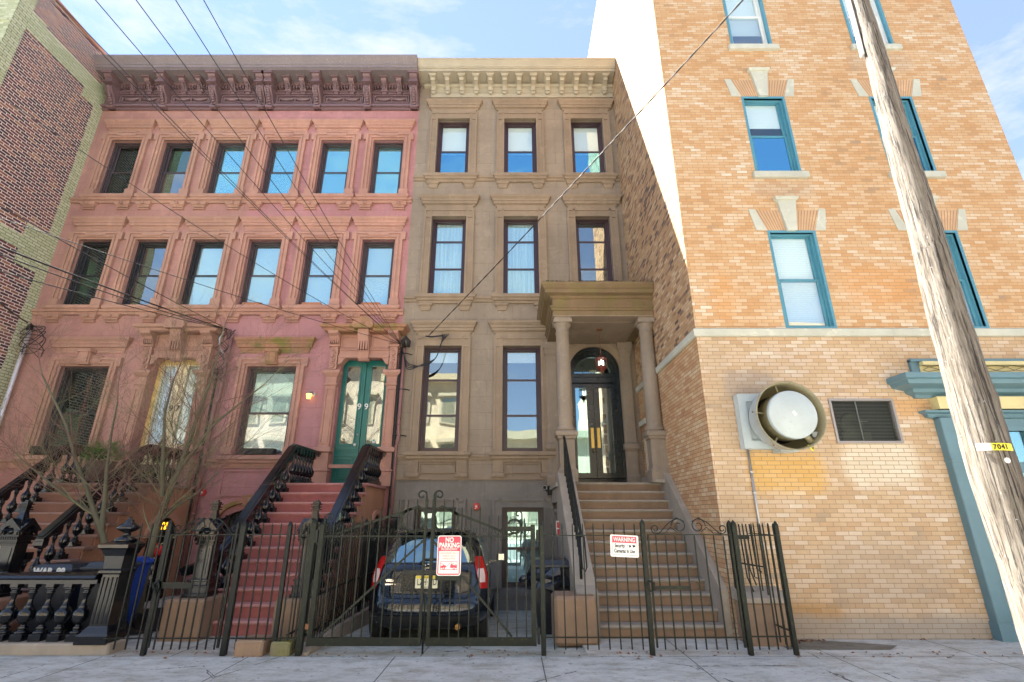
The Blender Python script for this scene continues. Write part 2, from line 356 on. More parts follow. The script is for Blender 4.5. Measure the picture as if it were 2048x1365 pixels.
_f = m_blind.math('FRACT', m_blind.math('MULTIPLY', _z, 28)); m_blind = m_blind.set(Base_Color=m_blind.ramp(_f, [(0, (.6, .63, .65)), (.25, (.88, .9, .9)), (1, (.82, .85, .86))]), Roughness=.6)
m_curtain = NT('sheer_curtain'); _g, _x, _y, _z = m_curtain.pos(); _f = m_curtain.noise(_g, 9, 3, .5, (3, 3, .1)); m_curtain = m_curtain.set(Base_Color=m_curtain.ramp(_f, [(.35, (.7, .72, .72)), (.65, (.92, .93, .92))]), Roughness=.9)
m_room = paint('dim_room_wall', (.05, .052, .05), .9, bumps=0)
m_glA = glass('glass_cyan', (.46, .92, .95), .52, wav=.008)
m_glB = glass('glass_pale', (.62, .93, .97), .28, wav=.010)
m_glC = glass('glass_clear', (.85, .95, .95), .20, wav=.010)
m_glD = glass('glass_blue', (.28, .72, .95), .5, wav=.04)
m_glW = glass('glass_over_blind', (.8, .95, 1), .06, wav=.01)
m_glT = glass('glass_dark', (.4, .62, .6), .20, wav=.012)
m_doorG = paint('green_door_paint', (.012, .155, .135), .3, bumps=.05)
m_doorB = paint('black_door_paint', (.010, .016, .018), .22, bumps=.05)
m_doorY = paint('cream_door_frame', (.80, .60, .22), .5)
m_doorW = paint('cream_door_paint', (.82, .72, .48), .5)
m_brass = paint('brass', (.62, .42, .12), .4, metallic=1, bumps=.02)
m_steel = paint('galvanised_steel', (.5, .52, .54), .35, metallic=.9)
m_zinc = paint('grey_enamel', (.46, .52, .53), .42, worn=.05, wc=(.3, .28, .2))
m_fanin = paint('fan_olive_metal', (.26, .235, .14), .45, worn=.2, wc=(.12, .09, .04))
m_rust = paint('rusty_metal', (.2, .09, .04), .8)
m_red = paint('red_plastic', (.6, .02, .025), .3)
m_pinkpipe = paint('painted_drainpipe', (.27, .13, .125), .5)
m_yel = paint('yellow_plate', (.85, .75, .05), .4)
m_blk = paint('matt_black', (.01, .01, .01), .6)
m_redsign = paint('sign_red', (.66, .045, .085), .35, bumps=0); m_redlight = paint('sign_faded_red', (.62, .22, .18), .4, bumps=0)
m_cable = paint('black_cable', (.012, .012, .014), .5, bumps=0)
m_cableg = paint('grey_cable', (.4, .42, .45), .45, bumps=0)
m_bark = NT('smooth_bark'); _g, _x, _y, _z = m_bark.pos()
m_bark = m_bark.set(Base_Color=m_bark.mix(m_bark.noise(_g, 5, 5, .7), (.07, .065, .045), m_bark.mix(m_bark.noise(_g, 1.5, 3, .6), (.11, .14, .07), (.16, .12, .085))), Roughness=.85, Normal=m_bark.bump(m_bark.noise(_g, 60, 4, .6, (1, 1, .3)), .5, .01))
m_twig = NT('red_brown_twig'); _g, _x, _y, _z = m_twig.pos()
m_twig = m_twig.set(Base_Color=m_twig.mix(m_twig.ramp(m_twig.noise(_g, 1.6, 3, .6), [(.4, 0), (.6, 1)]), (.17, .08, .075), (.17, .17, .09)), Roughness=.8)
m_leaf = NT('leaf'); _g, _x, _y, _z = m_leaf.pos()
m_leaf = m_leaf.set(Base_Color=m_leaf.mix(m_leaf.noise(_g, 30, 3, .6), (.05, .13, .02), (.16, .32, .06)), Roughness=.5)
def m_conc(name, c, joints=(), yj=(), dark=.0):
    t = NT(name); g, x, y, z = t.pos(); a = t.noise(g, 1.1, 6, .7); b = t.noise(g, 7, 6, .75); f = t.noise(g, 160, 3, .6)
    col = t.mix(t.ramp(a, [(.35, 0), (.7, .8)]), vary(c, 1.08), vary(c, .74)); col = t.mix(t.ramp(b, [(.52, 0), (.75, .55)]), col, vary(c, .5))
    col = t.mix(t.math('MULTIPLY', f, .4), col, vary(c, .6)); spot = t.noise(g, 13, 2, .5); col = t.mix(t.ramp(spot, [(.655, 0), (.665, .6)]), col, vary(c, .35)); dirt = t.noise(g, 2.2, 9, .8, (1, 2.2, 1)); col = t.mix(t.ramp(dirt, [(.46, 0), (.62, .7)]), col, (c[0]*.42, c[1]*.38, c[2]*.30)); sp = t.noise(g, 45, 2, .5); col = t.mix(t.ramp(sp, [(.70, 0), (.74, .6)]), col, (.05, .05, .05))
    vor = t.n('ShaderNodeTexVoronoi', {'Vector': t.n('ShaderNodeMapping', {'Vector': g, 'Scale': (1, 1, 1)}).outputs[0], 'Scale': .55}, feature='DISTANCE_TO_EDGE').outputs['Distance']
    wob = t.math('MULTIPLY', t.math('SUBTRACT', t.noise(g, 3, 5, .7), .5), .06)
    crk = t.math('LESS_THAN', t.math('ABSOLUTE', t.math('ADD', vor, wob)), .0025); crk = t.math('MULTIPLY', crk, t.math('GREATER_THAN', t.noise(g, .5, 2), .5))
    j = crk
    jn = t.math('MULTIPLY', t.math('SUBTRACT', t.noise(g, 9, 4), .5), .012)
    for X in joints: j = t.math('MAXIMUM', j, t.math('LESS_THAN', t.math('ABSOLUTE', t.math('ADD', t.math('SUBTRACT', x, X), jn)), .007))
    for Y in yj: j = t.math('MAXIMUM', j, t.math('LESS_THAN', t.math('ABSOLUTE', t.math('ADD', t.math('SUBTRACT', y, Y), jn)), .006))
    col = t.mix(t.math('MULTIPLY', j, .85), col, (.05, .05, .045))
    return t.set(Base_Color=col, Roughness=.9, Normal=t.bump(t.math('SUBTRACT', t.math('ADD', t.math('MULTIPLY', f, .4), b), j), .4, .006))
m_side = m_conc('sidewalk_concrete', (.60, .60, .56), [-11.9+1.75*k for k in range(20)], [6.88, 5.1])
m_drive = m_conc('driveway_concrete', (.52, .55, .50), [-1.1], [9.0])
m_yard = m_conc('areaway_concrete', (.5, .5, .46), [-8.6, -5.2, -4.1], [8.1])
m_patch = m_conc('dark_asphalt_patch', (.22, .20, .16))
m_asph = paint('asphalt', (.20, .195, .185), .9, sc=60)
m_soil = NT('mulch'); _g, _x, _y, _z = m_soil.pos(); _n = m_soil.noise(_g, 28, 6, .8)
m_soil = m_soil.set(Base_Color=m_soil.ramp(_n, [(.35, (.012, .010, .01)), (.6, (.06, .045, .04)), (.8, (.2, .18, .17))]), Roughness=.95, Normal=m_soil.bump(_n, 1, .05))
m_roof = paint('roof_tar', (.1, .1, .1), .9)
def m_woodf():
    t = NT('weathered_pole_wood'); g, x, y, z = t.pos()
    gr = t.noise(g, 15, 9, .8, (2.6, 2.6, .13)); cr = t.noise(g, 14, 7, .75, (4, 4, .08)); foot_fac = t.n('ShaderNodeMapRange', {'Value': z, 'From Min': 3.6, 'From Max': 1.6}).outputs[0]
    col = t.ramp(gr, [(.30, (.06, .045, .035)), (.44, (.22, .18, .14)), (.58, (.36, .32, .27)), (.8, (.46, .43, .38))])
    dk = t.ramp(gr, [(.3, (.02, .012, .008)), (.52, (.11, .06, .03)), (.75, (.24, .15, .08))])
    side = t.math('ADD', t.math('MULTIPLY', foot_fac, .75), t.math('MULTIPLY', t.math('SUBTRACT', t.noise(g, 2, 4), .5), .6))
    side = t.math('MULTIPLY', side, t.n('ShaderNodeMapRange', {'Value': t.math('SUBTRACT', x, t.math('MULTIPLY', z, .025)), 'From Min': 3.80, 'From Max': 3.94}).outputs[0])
    col = t.mix(side, col, dk)  # darker brown toward the foot, on the right side
    crk = t.ramp(cr, [(.41, 1), (.455, 0)]); col = t.mix(t.math('MULTIPLY', crk, .85), col, (.03, .02, .02))
    h = t.math('SUBTRACT', gr, t.math('MULTIPLY', crk, 1.2))
    return t.set(Base_Color=col, Roughness=.85, Normal=t.bump(h, 1, .05))
m_wood = m_woodf()
# ---------------------------------------------------------------- the ground
YF = 11.8
s_ = MB(); s_.add([(-900,-900,-.5),(900,-900,-.5),(900,900,-.5),(-900,900,-.5)], [(0,1,2,3)]); struct('ground', s_, m_roof)
s_ = MB(); s_.box(-60, 60, -7.2, 3.55, -.45, -.15); struct('road', s_, m_asph)
s_ = MB(); s_.box(-60, 60, 3.7, 6.88, -.45, 0); s_.box(3.05, 60, 6.88, 7.8, -.45, 0); s_.box(.92, 3.05, 6.88, 11.9, -.45, 0); s_.box(-60, -12.25, 6.88, 9.2, -.45, 0); struct('sidewalk', s_, m_side)
s_ = MB(); s_.box(-60, 60, 3.55, 3.7, -.45, .0); struct('kerb', s_, m_yard)
s_ = MB(); s_.box(-60, 60, -11.5, -7.2, -.45, 0); struct('far_pavement', s_, m_side)
s_ = MB(); s_.box(-12.25, -2.62, 6.88, 11.85, -.45, -.004); struct('areaway_path', s_, m_yard)
s_ = MB(); s_.prism([(6.88, -.45), (6.88, 0), (11.85, -.3), (11.85, -.45)], 'x', -2.47, .92); struct('driveway', s_, m_drive)
s_ = MB(); s_.prism([(6.95, -.4), (6.95, .02), (7.3, .10), (11.8, .06), (11.8, -.4)], 'x', -2.62, -2.47); struct('driveway_kerb', s_, m_stoopB)
s_ = MB(); s_.add([(3.45,7.70,.004),(4.05,7.72,.004),(5.0,7.4,.004),(4.75,7.18,.004),(3.5,7.2,.004)], [(0,1,2,3,4)]); struct('dirt_patch', s_, m_patch)
random.seed(3)
s_ = MB()
pl = []
for i in range(26): a = 2*math.pi*i/26; pl.append((-6.1+1.05*math.cos(a)*(1+.12*random.random()), 8.9+1.2*math.sin(a)*(1+.1*random.random()), .012))
s_.add(pl, [tuple(range(26))])
for i in range(1500):
    a = random.random()*6.28; q = random.random()**.5; x, y = -6.1+1.05*q*math.cos(a), 8.9+1.2*q*math.sin(a); r = .012+.02*random.random(); b = random.random()*3.1
    dx, dy = r*math.cos(b), r*math.sin(b); h = .02+.03*random.random()
    s_.add([(x-dx,y-dy,.012),(x+dx,y+dy,.014),(x+dx*.8-dy*.4,y+dy*.8+dx*.4,h),(x-dx*.7-dy*.4,y-dy*.7+dx*.4,h*.8)], [(0,1,2,3)])
o = struct('mulch_bed', s_, m_soil); o['kind'] = 'stuff'

# ---------------------------------------------------------------- building kit
def wall_sheet(mb, x0, x1, z0, z1, y, holes, depth=.26):
    xs = sorted({x0, x1} | {h[0] for h in holes} | {h[1] for h in holes}); zs = sorted({z0, z1} | {h[2] for h in holes} | {h[3] for h in holes})
    for i in range(len(xs)-1):
        for k in range(len(zs)-1):
            cx, cz = (xs[i]+xs[i+1])/2, (zs[k]+zs[k+1])/2
            if any(h[0] < cx < h[1] and h[2] < cz < h[3] for h in holes): continue
            mb.add([(xs[i],y,zs[k]),(xs[i+1],y,zs[k]),(xs[i+1],y,zs[k+1]),(xs[i],y,zs[k+1])], [(0,1,2,3)])
    for (a, b, c, d) in holes:
        for q in ([(a,y,c),(a,y+depth,c),(a,y+depth,d),(a,y,d)],[(b,y,c),(b,y+depth,c),(b,y+depth,d),(b,y,d)],[(a,y,d),(b,y,d),(b,y+depth,d),(a,y+depth,d)],[(a,y,c),(b,y,c),(b,y+depth,c),(a,y+depth,c)]):
            mb.add(q, [(0,1,2,3)])
def shell(x0, x1, y0, y1, z0, z1):                           # rest of a building: sides, back, roof (no front)
    m = MB(); m.add([(x0,y0,z0),(x1,y0,z0),(x1,y1,z0),(x0,y1,z0),(x0,y0,z1),(x1,y0,z1),(x1,y1,z1),(x0,y1,z1)], [(1,2,6,5),(2,3,7,6),(3,0,4,7),(4,5,6,7)]); return m
def P_(pr, z): return [(p, q+z) for p, q in pr]
HOOD = [(0, 0), (.05, .0), (.07, .05), (.13, .06), (.14, .13), (.17, .14), (.18, .19), (.25, .25), (.26, .30), (.0, .34)]
HOODP = [(p*.62, z) for p, z in HOOD]; HOODB = [(p*.72, z) for p, z in HOOD]
SILL = [(.0, 0), (.05, .0), (.07, .06), (.11, .07), (.12, .12), (.16, .15), (.16, .23), (.0, .24)]
BELT = [(.0, 0), (.04, .0), (.05, .06), (.09, .08), (.09, .14), (.0, .16)]
def sash_window(w, h, splits, fm, gm, fw=.07, blind=None, y=.14, storm=0, base=0):
    """returns list of (part name, MB, material, children) for a window whose opening is w x h, origin bottom centre on the wall face"""
    out = []; f = MB(); x0, x1 = -w/2, w/2
    f.frame(x0, x1, 0, h, .045, y-.04, y+.12); f.frame(x0+.045, x1-.045, .0+.03, h-.045, .03, y, y+.10)
    zs = [0.03] + [h*s for s in splits] + [h-.07]; pans = []
    for i in range(len(zs)-1):
        a, b = zs[i], zs[i+1]; yy = y+.035+.028*(i % 2) if len(splits) == 1 else y+.03+.02*i
        f.frame(x0+.075, x1-.075, a - (.02 if i else 0), b+.02, fw*.62, yy, yy+.035, wb=fw*(.75 if i else 1.0), wt=fw*.62)
        p = MB(); p.box(x0+.08, x1-.08, yy+.014, yy+.020, a+.01, b); pans.append(p)
    out.append(('window', f, fm))
    for i, p in enumerate(pans): out.append(('pane', p, gm[i % len(gm)] if isinstance(gm, (list, tuple)) else gm))
    if blind is not None:
        for (b0, b1, m) in blind:
            q = MB(); n = 24
            if m is m_curtain:
                vs = []; 
                for i in range(n+1):
                    xx = x0+.05+(w-.1)*i/n; yy = y+.115+.010*math.sin(i*1.9)+.01*math.sin(i*.7); vs += [(xx, yy, h*b0), (xx, yy, h*b1)]
                q.add(vs, [(2*i, 2*i+2, 2*i+3, 2*i+1) for i in range(n)], True)
            else: q.box(x0+.06, x1-.06, y+.105, y+.115, h*b0, h*b1)
            out.append(('blind' if m is m_blind else 'curtain', q, m))
    return out
MESHC = {}
def place_window(house, cx, yf, z0, key, builder):
    if key not in MESHC:
        MESHC[key] = [(nm, mb.mesh(nm, mat)) for nm, mb, mat in builder()]
    L = root(house).location; lst = MESHC[key]
    w = link(lst[0][0], lst[0][1], house, (cx-L[0], yf-L[1], z0-L[2]))
    for nm, me in lst[1:]: link(nm, me, w)
    return w

# ---- pink row houses: surrounds, hoods and sills
def pink_surround(w, h, ears=True, key=False):
    m = MB(); a = w/2
    for (o, i, pr) in ((.21, .145, .085), (.145, .10, .055), (.10, .05, .075), (.05, .0, .035)):
        m.box(-a-o, -a-i, -pr, .02, .0, h+o); m.box(a+i, a+o, -pr, .02, .0, h+o); m.box(-a-i, a+i, -pr, .02, h+i, h+o)
    if ears:
        for sx in (-1, 1): m.box(*sorted((sx*(a+.205), sx*(a+.28))), -.08, .02, h-.02, h+.208); 
        m.box(-a*.66, a*.66, -.10, .0, h+.215, h+.25); m.box(-a*.62, a*.62, -.095, .0, h+.09, h+.14)
    for sx in (-1, 1): m.box(*sorted((sx*(a-.01), sx*(a+.24))), -.10, .02, .0, .17)
    return m
def pink_window(z0, z1, w, splits, gm, fm, blind, trim, hood=True, moss=None, big=False, sillb=True):
    h = z1-z0
    def b():
        out = sash_window(w, h, splits, fm, gm, blind=blind)
        out.append(('window_surround', pink_surround(w, h), trim))
        hd = MB(); hw = w/2+.27 if not big else w/2+.36; hz = h+.34 if not big else h+.42
        hd.mold(-hw+.12, hw-.12, 0, .02, P_([(0, -.08), (.02, -.08), (.02, -.02)] + HOODP[1:], hz))
        if big:
            hd.box(-.14, .14, -.15, 0, h+.02, hz+.0); hd.box(-.11, .11, -.18, 0, h+.06, hz-.06)
            hd.box(-.17, .17, -.20, 0, hz-.09, hz-.02)
        out.append(('window_hood', hd, moss or trim))
        sl = MB(); sw = w/2+.13; sl.mold(-sw, sw, 0, .02, P_(SILL, -.26))
        if sillb:
            for sx in (-1, 1):
                c = sx*(sw-.10); sl.mold(c-.09, c+.09, 0, .02, [(.02, -.40), (.06, -.40), (.07, -.36), (.10, -.34), (.13, -.265), (.0, -.262)])
                sl.lathe([(.0, -.15), (.045, -.15), (.045, -.13)], (c, 0, -.31), 10, 'y'); sl.mold(c-.11, c+.11, 0, .02, [(.0, -.46), (.05, -.46), (.06, -.43), (.0, -.42)])
        out.append(('window_sill', sl, trim))
        return out
    return b
CW = [-11.22, -9.70, -8.17, -6.64, -5.11, -3.59]
def cornice_pink(house, x0, x1, cons, mat):
    c = MB(); yf = YF; yb = YF+.3
    # frieze boards, dentil band, crown
    c.box(x0, x1, yf-.06, yb, 13.02, 13.16); c.box(x0, x1, yf-.13, yb, 13.09, 13.14); c.box(x0, x1, yf-.10, yb, 13.16, 13.20)
    c.box(x0, x1, yf-.04, yb, 13.20, 13.95); c.box(x0, x1, yf-.10, yb, 13.565, 13.60); c.box(x0, x1, yf-.13, yb, 13.60, 13.63)
    c.box(x0, x1, yf-.16, yb, 13.86, 13.95)
    x = x0+.05
    while x < x1-.05: c.box(x, x+.045, yf-.17, yf-.04, 13.74, 13.83); x += .085
    c.box(x0, x1, yf-.09, yb, 13.70, 13.735)
    part('cornice', c, mat, house); par = root(house); k0 = MB(); k0.prism([(yf-.62, 13.95), (yf-.62, 13.99), (yf-.66, 14.0), (yf-.66, 14.08), (yf-.69, 14.10), (yf-.70, 14.14), (yf-.78, 14.24), (yf-.80, 14.29), (yf-.80, 14.33), (yb, 14.42), (yb, 13.95)], 'x', x0, x1)
    part('crown_moulding', k0, m_cornT, [o for o in house.children if o.name.startswith('cornice')][-1])
    par = [o for o in house.children if o.name.startswith('cornice')][-1]
    for xx in cons:                                          # big scrolled consoles
        b = MB(); w = .105
        side = [(yf, 13.02), (yf-.17, 13.02), (yf-.18, 13.07), (yf-.13, 13.12), (yf-.15, 13.22), (yf-.22, 13.34), (yf-.33, 13.44), (yf-.40, 13.52), (yf-.40, 13.58), (yf-.36, 13.62), (yf-.36, 13.66), (yf-.46, 13.68), (yf-.46, 13.80), (yf-.52, 13.83), (yf-.56, 13.90), (yf-.58, 13.948), (yf, 13.948)]
        b.prism(side, 'x', xx-w, xx+w); b.box(xx-w-.05, xx+w+.05, yf-.60, yf, 13.885, 13.945); b.box(xx-w-.03, xx+w+.03, yf-.50, yf, 13.655, 13.69)
        for k in range(8):                                   # husk of overlapping leaves
            t = k/7; yy = yf-.15-.24*t**.8; zz = 13.16+.40*t; b.lathe([(.0, -.03), (.062, -.02), (.062, .012)], (xx, yy-.01, zz), 10, 'y')
        for k in (-1, 0, 1): b.box(xx+k*.055-.018, xx+k*.055+.018, yf-.475, yf, 13.71, 13.78)
        part('console', b, mat, par)
    for i in range(len(cons)-1):
        a, d = cons[i], cons[i+1]
        for t in (.34, .66):
            xx = a+(d-a)*t; b = MB(); w = .075
            b.prism([(yf-.03, 13.63), (yf-.14, 13.63), (yf-.18, 13.69), (yf-.20, 13.76), (yf-.26, 13.80), (yf-.34, 13.84), (yf-.38, 13.90), (yf-.4, 13.948), (yf-.03, 13.948)], 'x', xx-w, xx+w)
            b.box(xx-w-.045, xx+w+.045, yf-.44, yf-.02, 13.90, 13.946); b.box(xx-w-.03, xx+w+.03, yf-.17, yf, 13.60, 13.655); b.box(xx-w+.01, xx+w-.01, yf-.14, yf, 13.53, 13.60)
            for k in range(4): b.lathe([(.0, -.03), (.045, -.02), (.045, .01)], (xx, yf-.17-.03*k, 13.68+.035*k), 8, 'y')
            part('bracket', b, mat, par)
        p = MB(); l, r_ = a+.17, d-.17; p.frame(l, r_, 13.24, 13.52, .03, yf-.10, yf-.03)
        for c0 in (l+(r_-l)*.28, l+(r_-l)*.72):              # swags
            pts = []; rr = []
            for k in range(13):
                u = -1+k/6; pts.append((c0+u*.24, yf-.07-.03*(1-u*u), 13.345+.10*u*u)); rr.append(.020+.03*(1-u*u)*(1+.25*(k % 2)))
            p.tube(pts, rr, 7)
        for c0 in (l+.07, (l+r_)/2, r_-.07): p.tube([(c0, yf-.08, 13.46), (c0+.01, yf-.09, 13.38), (c0-.01, yf-.07, 13.29)], [.018, .03, .01], 6)
        part('swag_panel', p, mat, par)
def door_case(house, cx, trim, moss):
    m = MB(); yf = YF; z0 = 2.25
    for sx in (-1, 1):
        c = cx+sx*.73
        m.mold(c-.13, c+.13, yf-.12, yf+.01, [(.04, 2.21), (.04, 2.52), (.07, 2.55), (.02, 2.60), (.02, 2.95), (.07, 2.98), (.07, 3.06), (.02, 3.09)])
        m.box(c-.12, c+.12, yf-.12, yf, 3.09, 4.55); m.frame(c-.09, c+.09, 3.16, 4.48, .025, yf-.145, yf-.11)
        m.mold(c-.12, c+.12, yf-.12, yf+.01, [(.01, 4.55), (.03, 4.56), (.03, 4.60), (.0, 4.61), (.01, 4.76), (.05, 4.80), (.09, 4.86), (.09, 4.92), (.0, 4.95)])
        m.box(c-.09, c+.09, yf-.16, yf, 4.95, 5.52)
        for k in range(9): m.lathe([(0, -.03), (.035, -.02), (.035, .01)], (c+.03*math.sin(k*2.2), yf-.165, 5.0+.055*k), 8, 'y')
        m.box(c-.13, c+.13, yf-.2, yf, 5.52, 5.56)
        m.prism([(yf, 5.56), (yf-.17, 5.56), (yf-.20, 5.62), (yf-.3, 5.75), (yf-.40, 5.80), (yf-.42, 5.86), (yf, 5.86)], 'x', c-.12, c+.12)
        for k in range(5): m.box(c-.105+k*.047, c-.105+k*.047+.02, yf-.27, yf-.1, 5.58, 5.72)
    m.box(cx-.62, cx+.62, yf-.10, yf+.05, 5.27, 5.86); m.box(cx-.62, cx+.62, yf-.16, yf, 5.24, 5.31); m.box(cx-.62, cx+.62, yf-.13, yf, 5.44, 5.48)
    m.frame(cx-.6, cx-.16, 5.5, 5.82, .03, yf-.13, yf-.08); m.frame(cx+.16, cx+.6, 5.5, 5.82, .03, yf-.13, yf-.08)
    for sx in (-1, 1): m.prism([(cx+sx*.62, 5.27), (cx+sx*.40, 5.27), (cx+sx*.48, 5.20), (cx+sx*.54, 5.10), (cx+sx*.62, 5.07)], 'y', yf-.14, yf+.1)
    m.prism([(yf, 5.17), (yf-.14, 5.16), (yf-.19, 5.22), (yf-.2, 5.36), (yf-.27, 5.55), (yf-.38, 5.75), (yf-.40, 5.9), (yf, 5.9)], 'x', cx-.13, cx+.13)
    for k in range(4): m.box(cx-.11+k*.062, cx-.11+k*.062+.03, yf-.33, yf-.1, 5.4, 5.62)
    part('door_surround', m, trim, house)
    h = MB(); pr = [(.0, 5.86), (.05, 5.88), (.07, 5.93), (.13, 5.96), (.15, 6.02), (.0, 6.06)]
    h.mold(cx-.92, cx-.2, yf-.30, yf+.01, pr, True, False); h.mold(cx+.2, cx+.92, yf-.30, yf+.01, pr, False, True); h.box(cx-.2, cx+.2, yf-.33, yf, 5.86, 6.05)
    h.prism([(cx-.22, 5.9), (cx+.22, 5.9), (cx+.27, 5.98), (cx+.2, 6.12), (cx+.08, 6.19), (cx-.08, 6.19), (cx-.2, 6.12), (cx-.27, 5.98)], 'y', yf-.50, yf-.3)
    h.lathe([(0, -.03), (.05, -.02), (.07, .02)], (cx, yf-.5, 6.03), 8, 'y')
    part('door_hood', h, moss, house)
def panel(m, x0, x1, z0, z1, y, d=.02): m.frame(x0, x1, z0, z1, .025, y-d, y); m.frame(x0+.06, x1-.06, z0+.06, z1-.06, .015, y-d*.6, y)
def house_door(house, cx, kind):
    yd = YF+.20; a = .575; z0, z1 = 2.25, 5.27; fm = m_doorG if kind == 'green' else m_doorW
    d = MB()
    for sx in (-1, 1):
        x0, x1 = (cx-a, cx-.012) if sx < 0 else (cx+.012, cx+a)
        gx0, gx1 = (x0+.10, x1-.13) if sx < 0 else (x0+.13, x1-.10)
        d.box(x0, gx0, yd, yd+.05, z0, z1); d.box(gx1, x1, yd, yd+.05, z0, z1); d.box(gx0, gx1, yd, yd+.05, z0, 3.20); d.box(gx0, gx1, yd, yd+.05, 5.12, z1)
        d.frame(gx0-.03, gx1+.03, 3.17, 5.15, .03, yd-.02, yd)
        if kind == 'green':
            panel(d, gx0-.02, gx1+.02, 2.40, 2.86, yd); d.box(x0+.03, x1-.03, yd-.025, yd, 3.06, 3.10); d.box(x0+.03, x1-.03, yd-.02, yd, 2.91, 2.94)
            for k in range(9): d.lathe([(0, -.012), (.012, -.008), (.014, 0)], (x0+.07+k*(x1-x0-.14)/8, yd, 3.0+.012*(k % 2)), 6, 'y')
    d.box(cx-.035, cx+.005, yd-.03, yd+.02, z0, z1)
    D = part('door', d, fm, house)
    g = MB(); g.box(cx-a+.1, cx-.142, yd+.02, yd+.026, 3.2, 5.12); part('pane', g, m_glC if kind == 'green' else m_glW, D)
    g = MB(); g.box(cx+.142, cx+a-.1, yd+.02, yd+.026, 3.2, 5.12); part('pane', g, m_glC if kind == 'green' else m_glW, D)
    if kind != 'green':
        for (p, q) in ((cx-a+.1, cx-.142), (cx+.142, cx+a-.1)): c = MB(); c.box(p, q, yd+.06, yd+.07, 3.2, 5.12); part('curtain', c, m_curtain, D)
        f = MB(); f.frame(cx-a-.005, cx+a+.005, z0, z1+.01, .075, yd-.05, yd, wb=0, wt=.12); part('door_frame', f, m_doorY, D)
    t = text_mb('99' if kind == 'green' else '97', .20, .004, .002, 1.05)
    if kind == 'green':
        tx = MB(); n1 = text_mb('9', .21, .004, .002); tx.merge(n1, (cx-.075, yd-.036, 4.02)); tx.merge(n1, (cx+.095, yd-.036, 4.02)); part('house_number', tx, m_white, D)
        k = MB(); k.lathe([(0, -.06), (.03, -.055), (.035, -.03), (.015, 0)], (cx-.09, yd, 3.17), 12, 'y'); part('door_knob', k, m_white, D)
        k = MB(); k.lathe([(0, -.03), (.022, -.025), (.022, 0)], (cx-.05, yd-.02, 3.42), 12, 'y'); part('lock', k, m_steel, D)
        k = MB(); k.box(cx+.30, cx+.37, yd+.01, yd+.016, 3.22, 3.31); k.cur = 1; k.box(cx+.31, cx+.36, yd+.006, yd+.012, 3.27, 3.30); part('sticker', k, [m_white, paint('sticker_green', (.0, .4, .3), .4)], D)
    else:
        tx = MB(); tx.merge(text_mb('9 7', .2, .004, .002), (cx+.02, yd-.036, 3.98)); part('house_number', tx, m_blk, D)
        k = MB(); k.tube([(cx-.10, yd-.01, 3.0), (cx-.10, yd-.07, 3.04), (cx-.09, yd-.08, 3.2), (cx-.10, yd-.02, 3.3)], .018, 8); k.box(cx-.13, cx-.07, yd-.02, yd, 2.95, 3.1); part('handle', k, m_blk, D)
def stoop_pink(house, x0, x1, xa, xb, n, ytop, mtread, mside):
    """n steps between cheeks: x0..x1 is the run of the steps, xa..xb the overall width of the stepped sides"""
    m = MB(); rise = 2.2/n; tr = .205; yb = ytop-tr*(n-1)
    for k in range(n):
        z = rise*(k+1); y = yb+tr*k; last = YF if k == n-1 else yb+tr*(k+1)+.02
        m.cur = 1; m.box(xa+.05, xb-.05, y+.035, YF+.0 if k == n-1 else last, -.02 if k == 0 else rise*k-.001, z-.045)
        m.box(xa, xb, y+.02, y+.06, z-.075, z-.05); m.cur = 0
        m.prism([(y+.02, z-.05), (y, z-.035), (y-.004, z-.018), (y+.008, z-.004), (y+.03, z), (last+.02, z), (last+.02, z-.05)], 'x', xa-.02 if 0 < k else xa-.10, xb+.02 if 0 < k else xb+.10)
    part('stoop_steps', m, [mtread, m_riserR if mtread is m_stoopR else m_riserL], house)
    for (p, q) in ((xa+.03, xa+.09), (xb-.09, xb-.03)):
        s = MB()
        pts = [(yb+.08, -.02)]
        for k in range(n): pts += [(yb+tr*k+.06, rise*k), (yb+tr*k+.06, rise*(k+1)-.06)]
        pts += [(YF, 2.14), (YF, -.02)]
        # side wall as columns under each step
        for k in range(n):
            ya = yb+tr*k+.06; yc = YF if k == n-1 else yb+tr*(k+1)+.06
            s.box(p, q, ya, yc, -.02, rise*(k+1)-.062)
        part('stoop_side', s, mside, house)
    return yb, rise, tr
BAL = [(.075,0),(.075,.03),(.05,.035),(.045,.05),(.06,.06),(.035,.085),(.03,.10),(.05,.115),(.08,.15),(.092,.20),(.088,.245),(.065,.28),(.045,.295),(.05,.305),(.035,.32),(.026,.37),(.03,.42),(.045,.46),(.05,.475),(.035,.48),(.05,.50),(.055,.53)]
def bal_mesh(sc=1.0, h=1.0, n=12):
    m = MB(); m.lathe([(r*sc, z*h) for r, z in BAL], n=n); return m.mesh('baluster', m_black)
BM = bal_mesh(.78, .95)
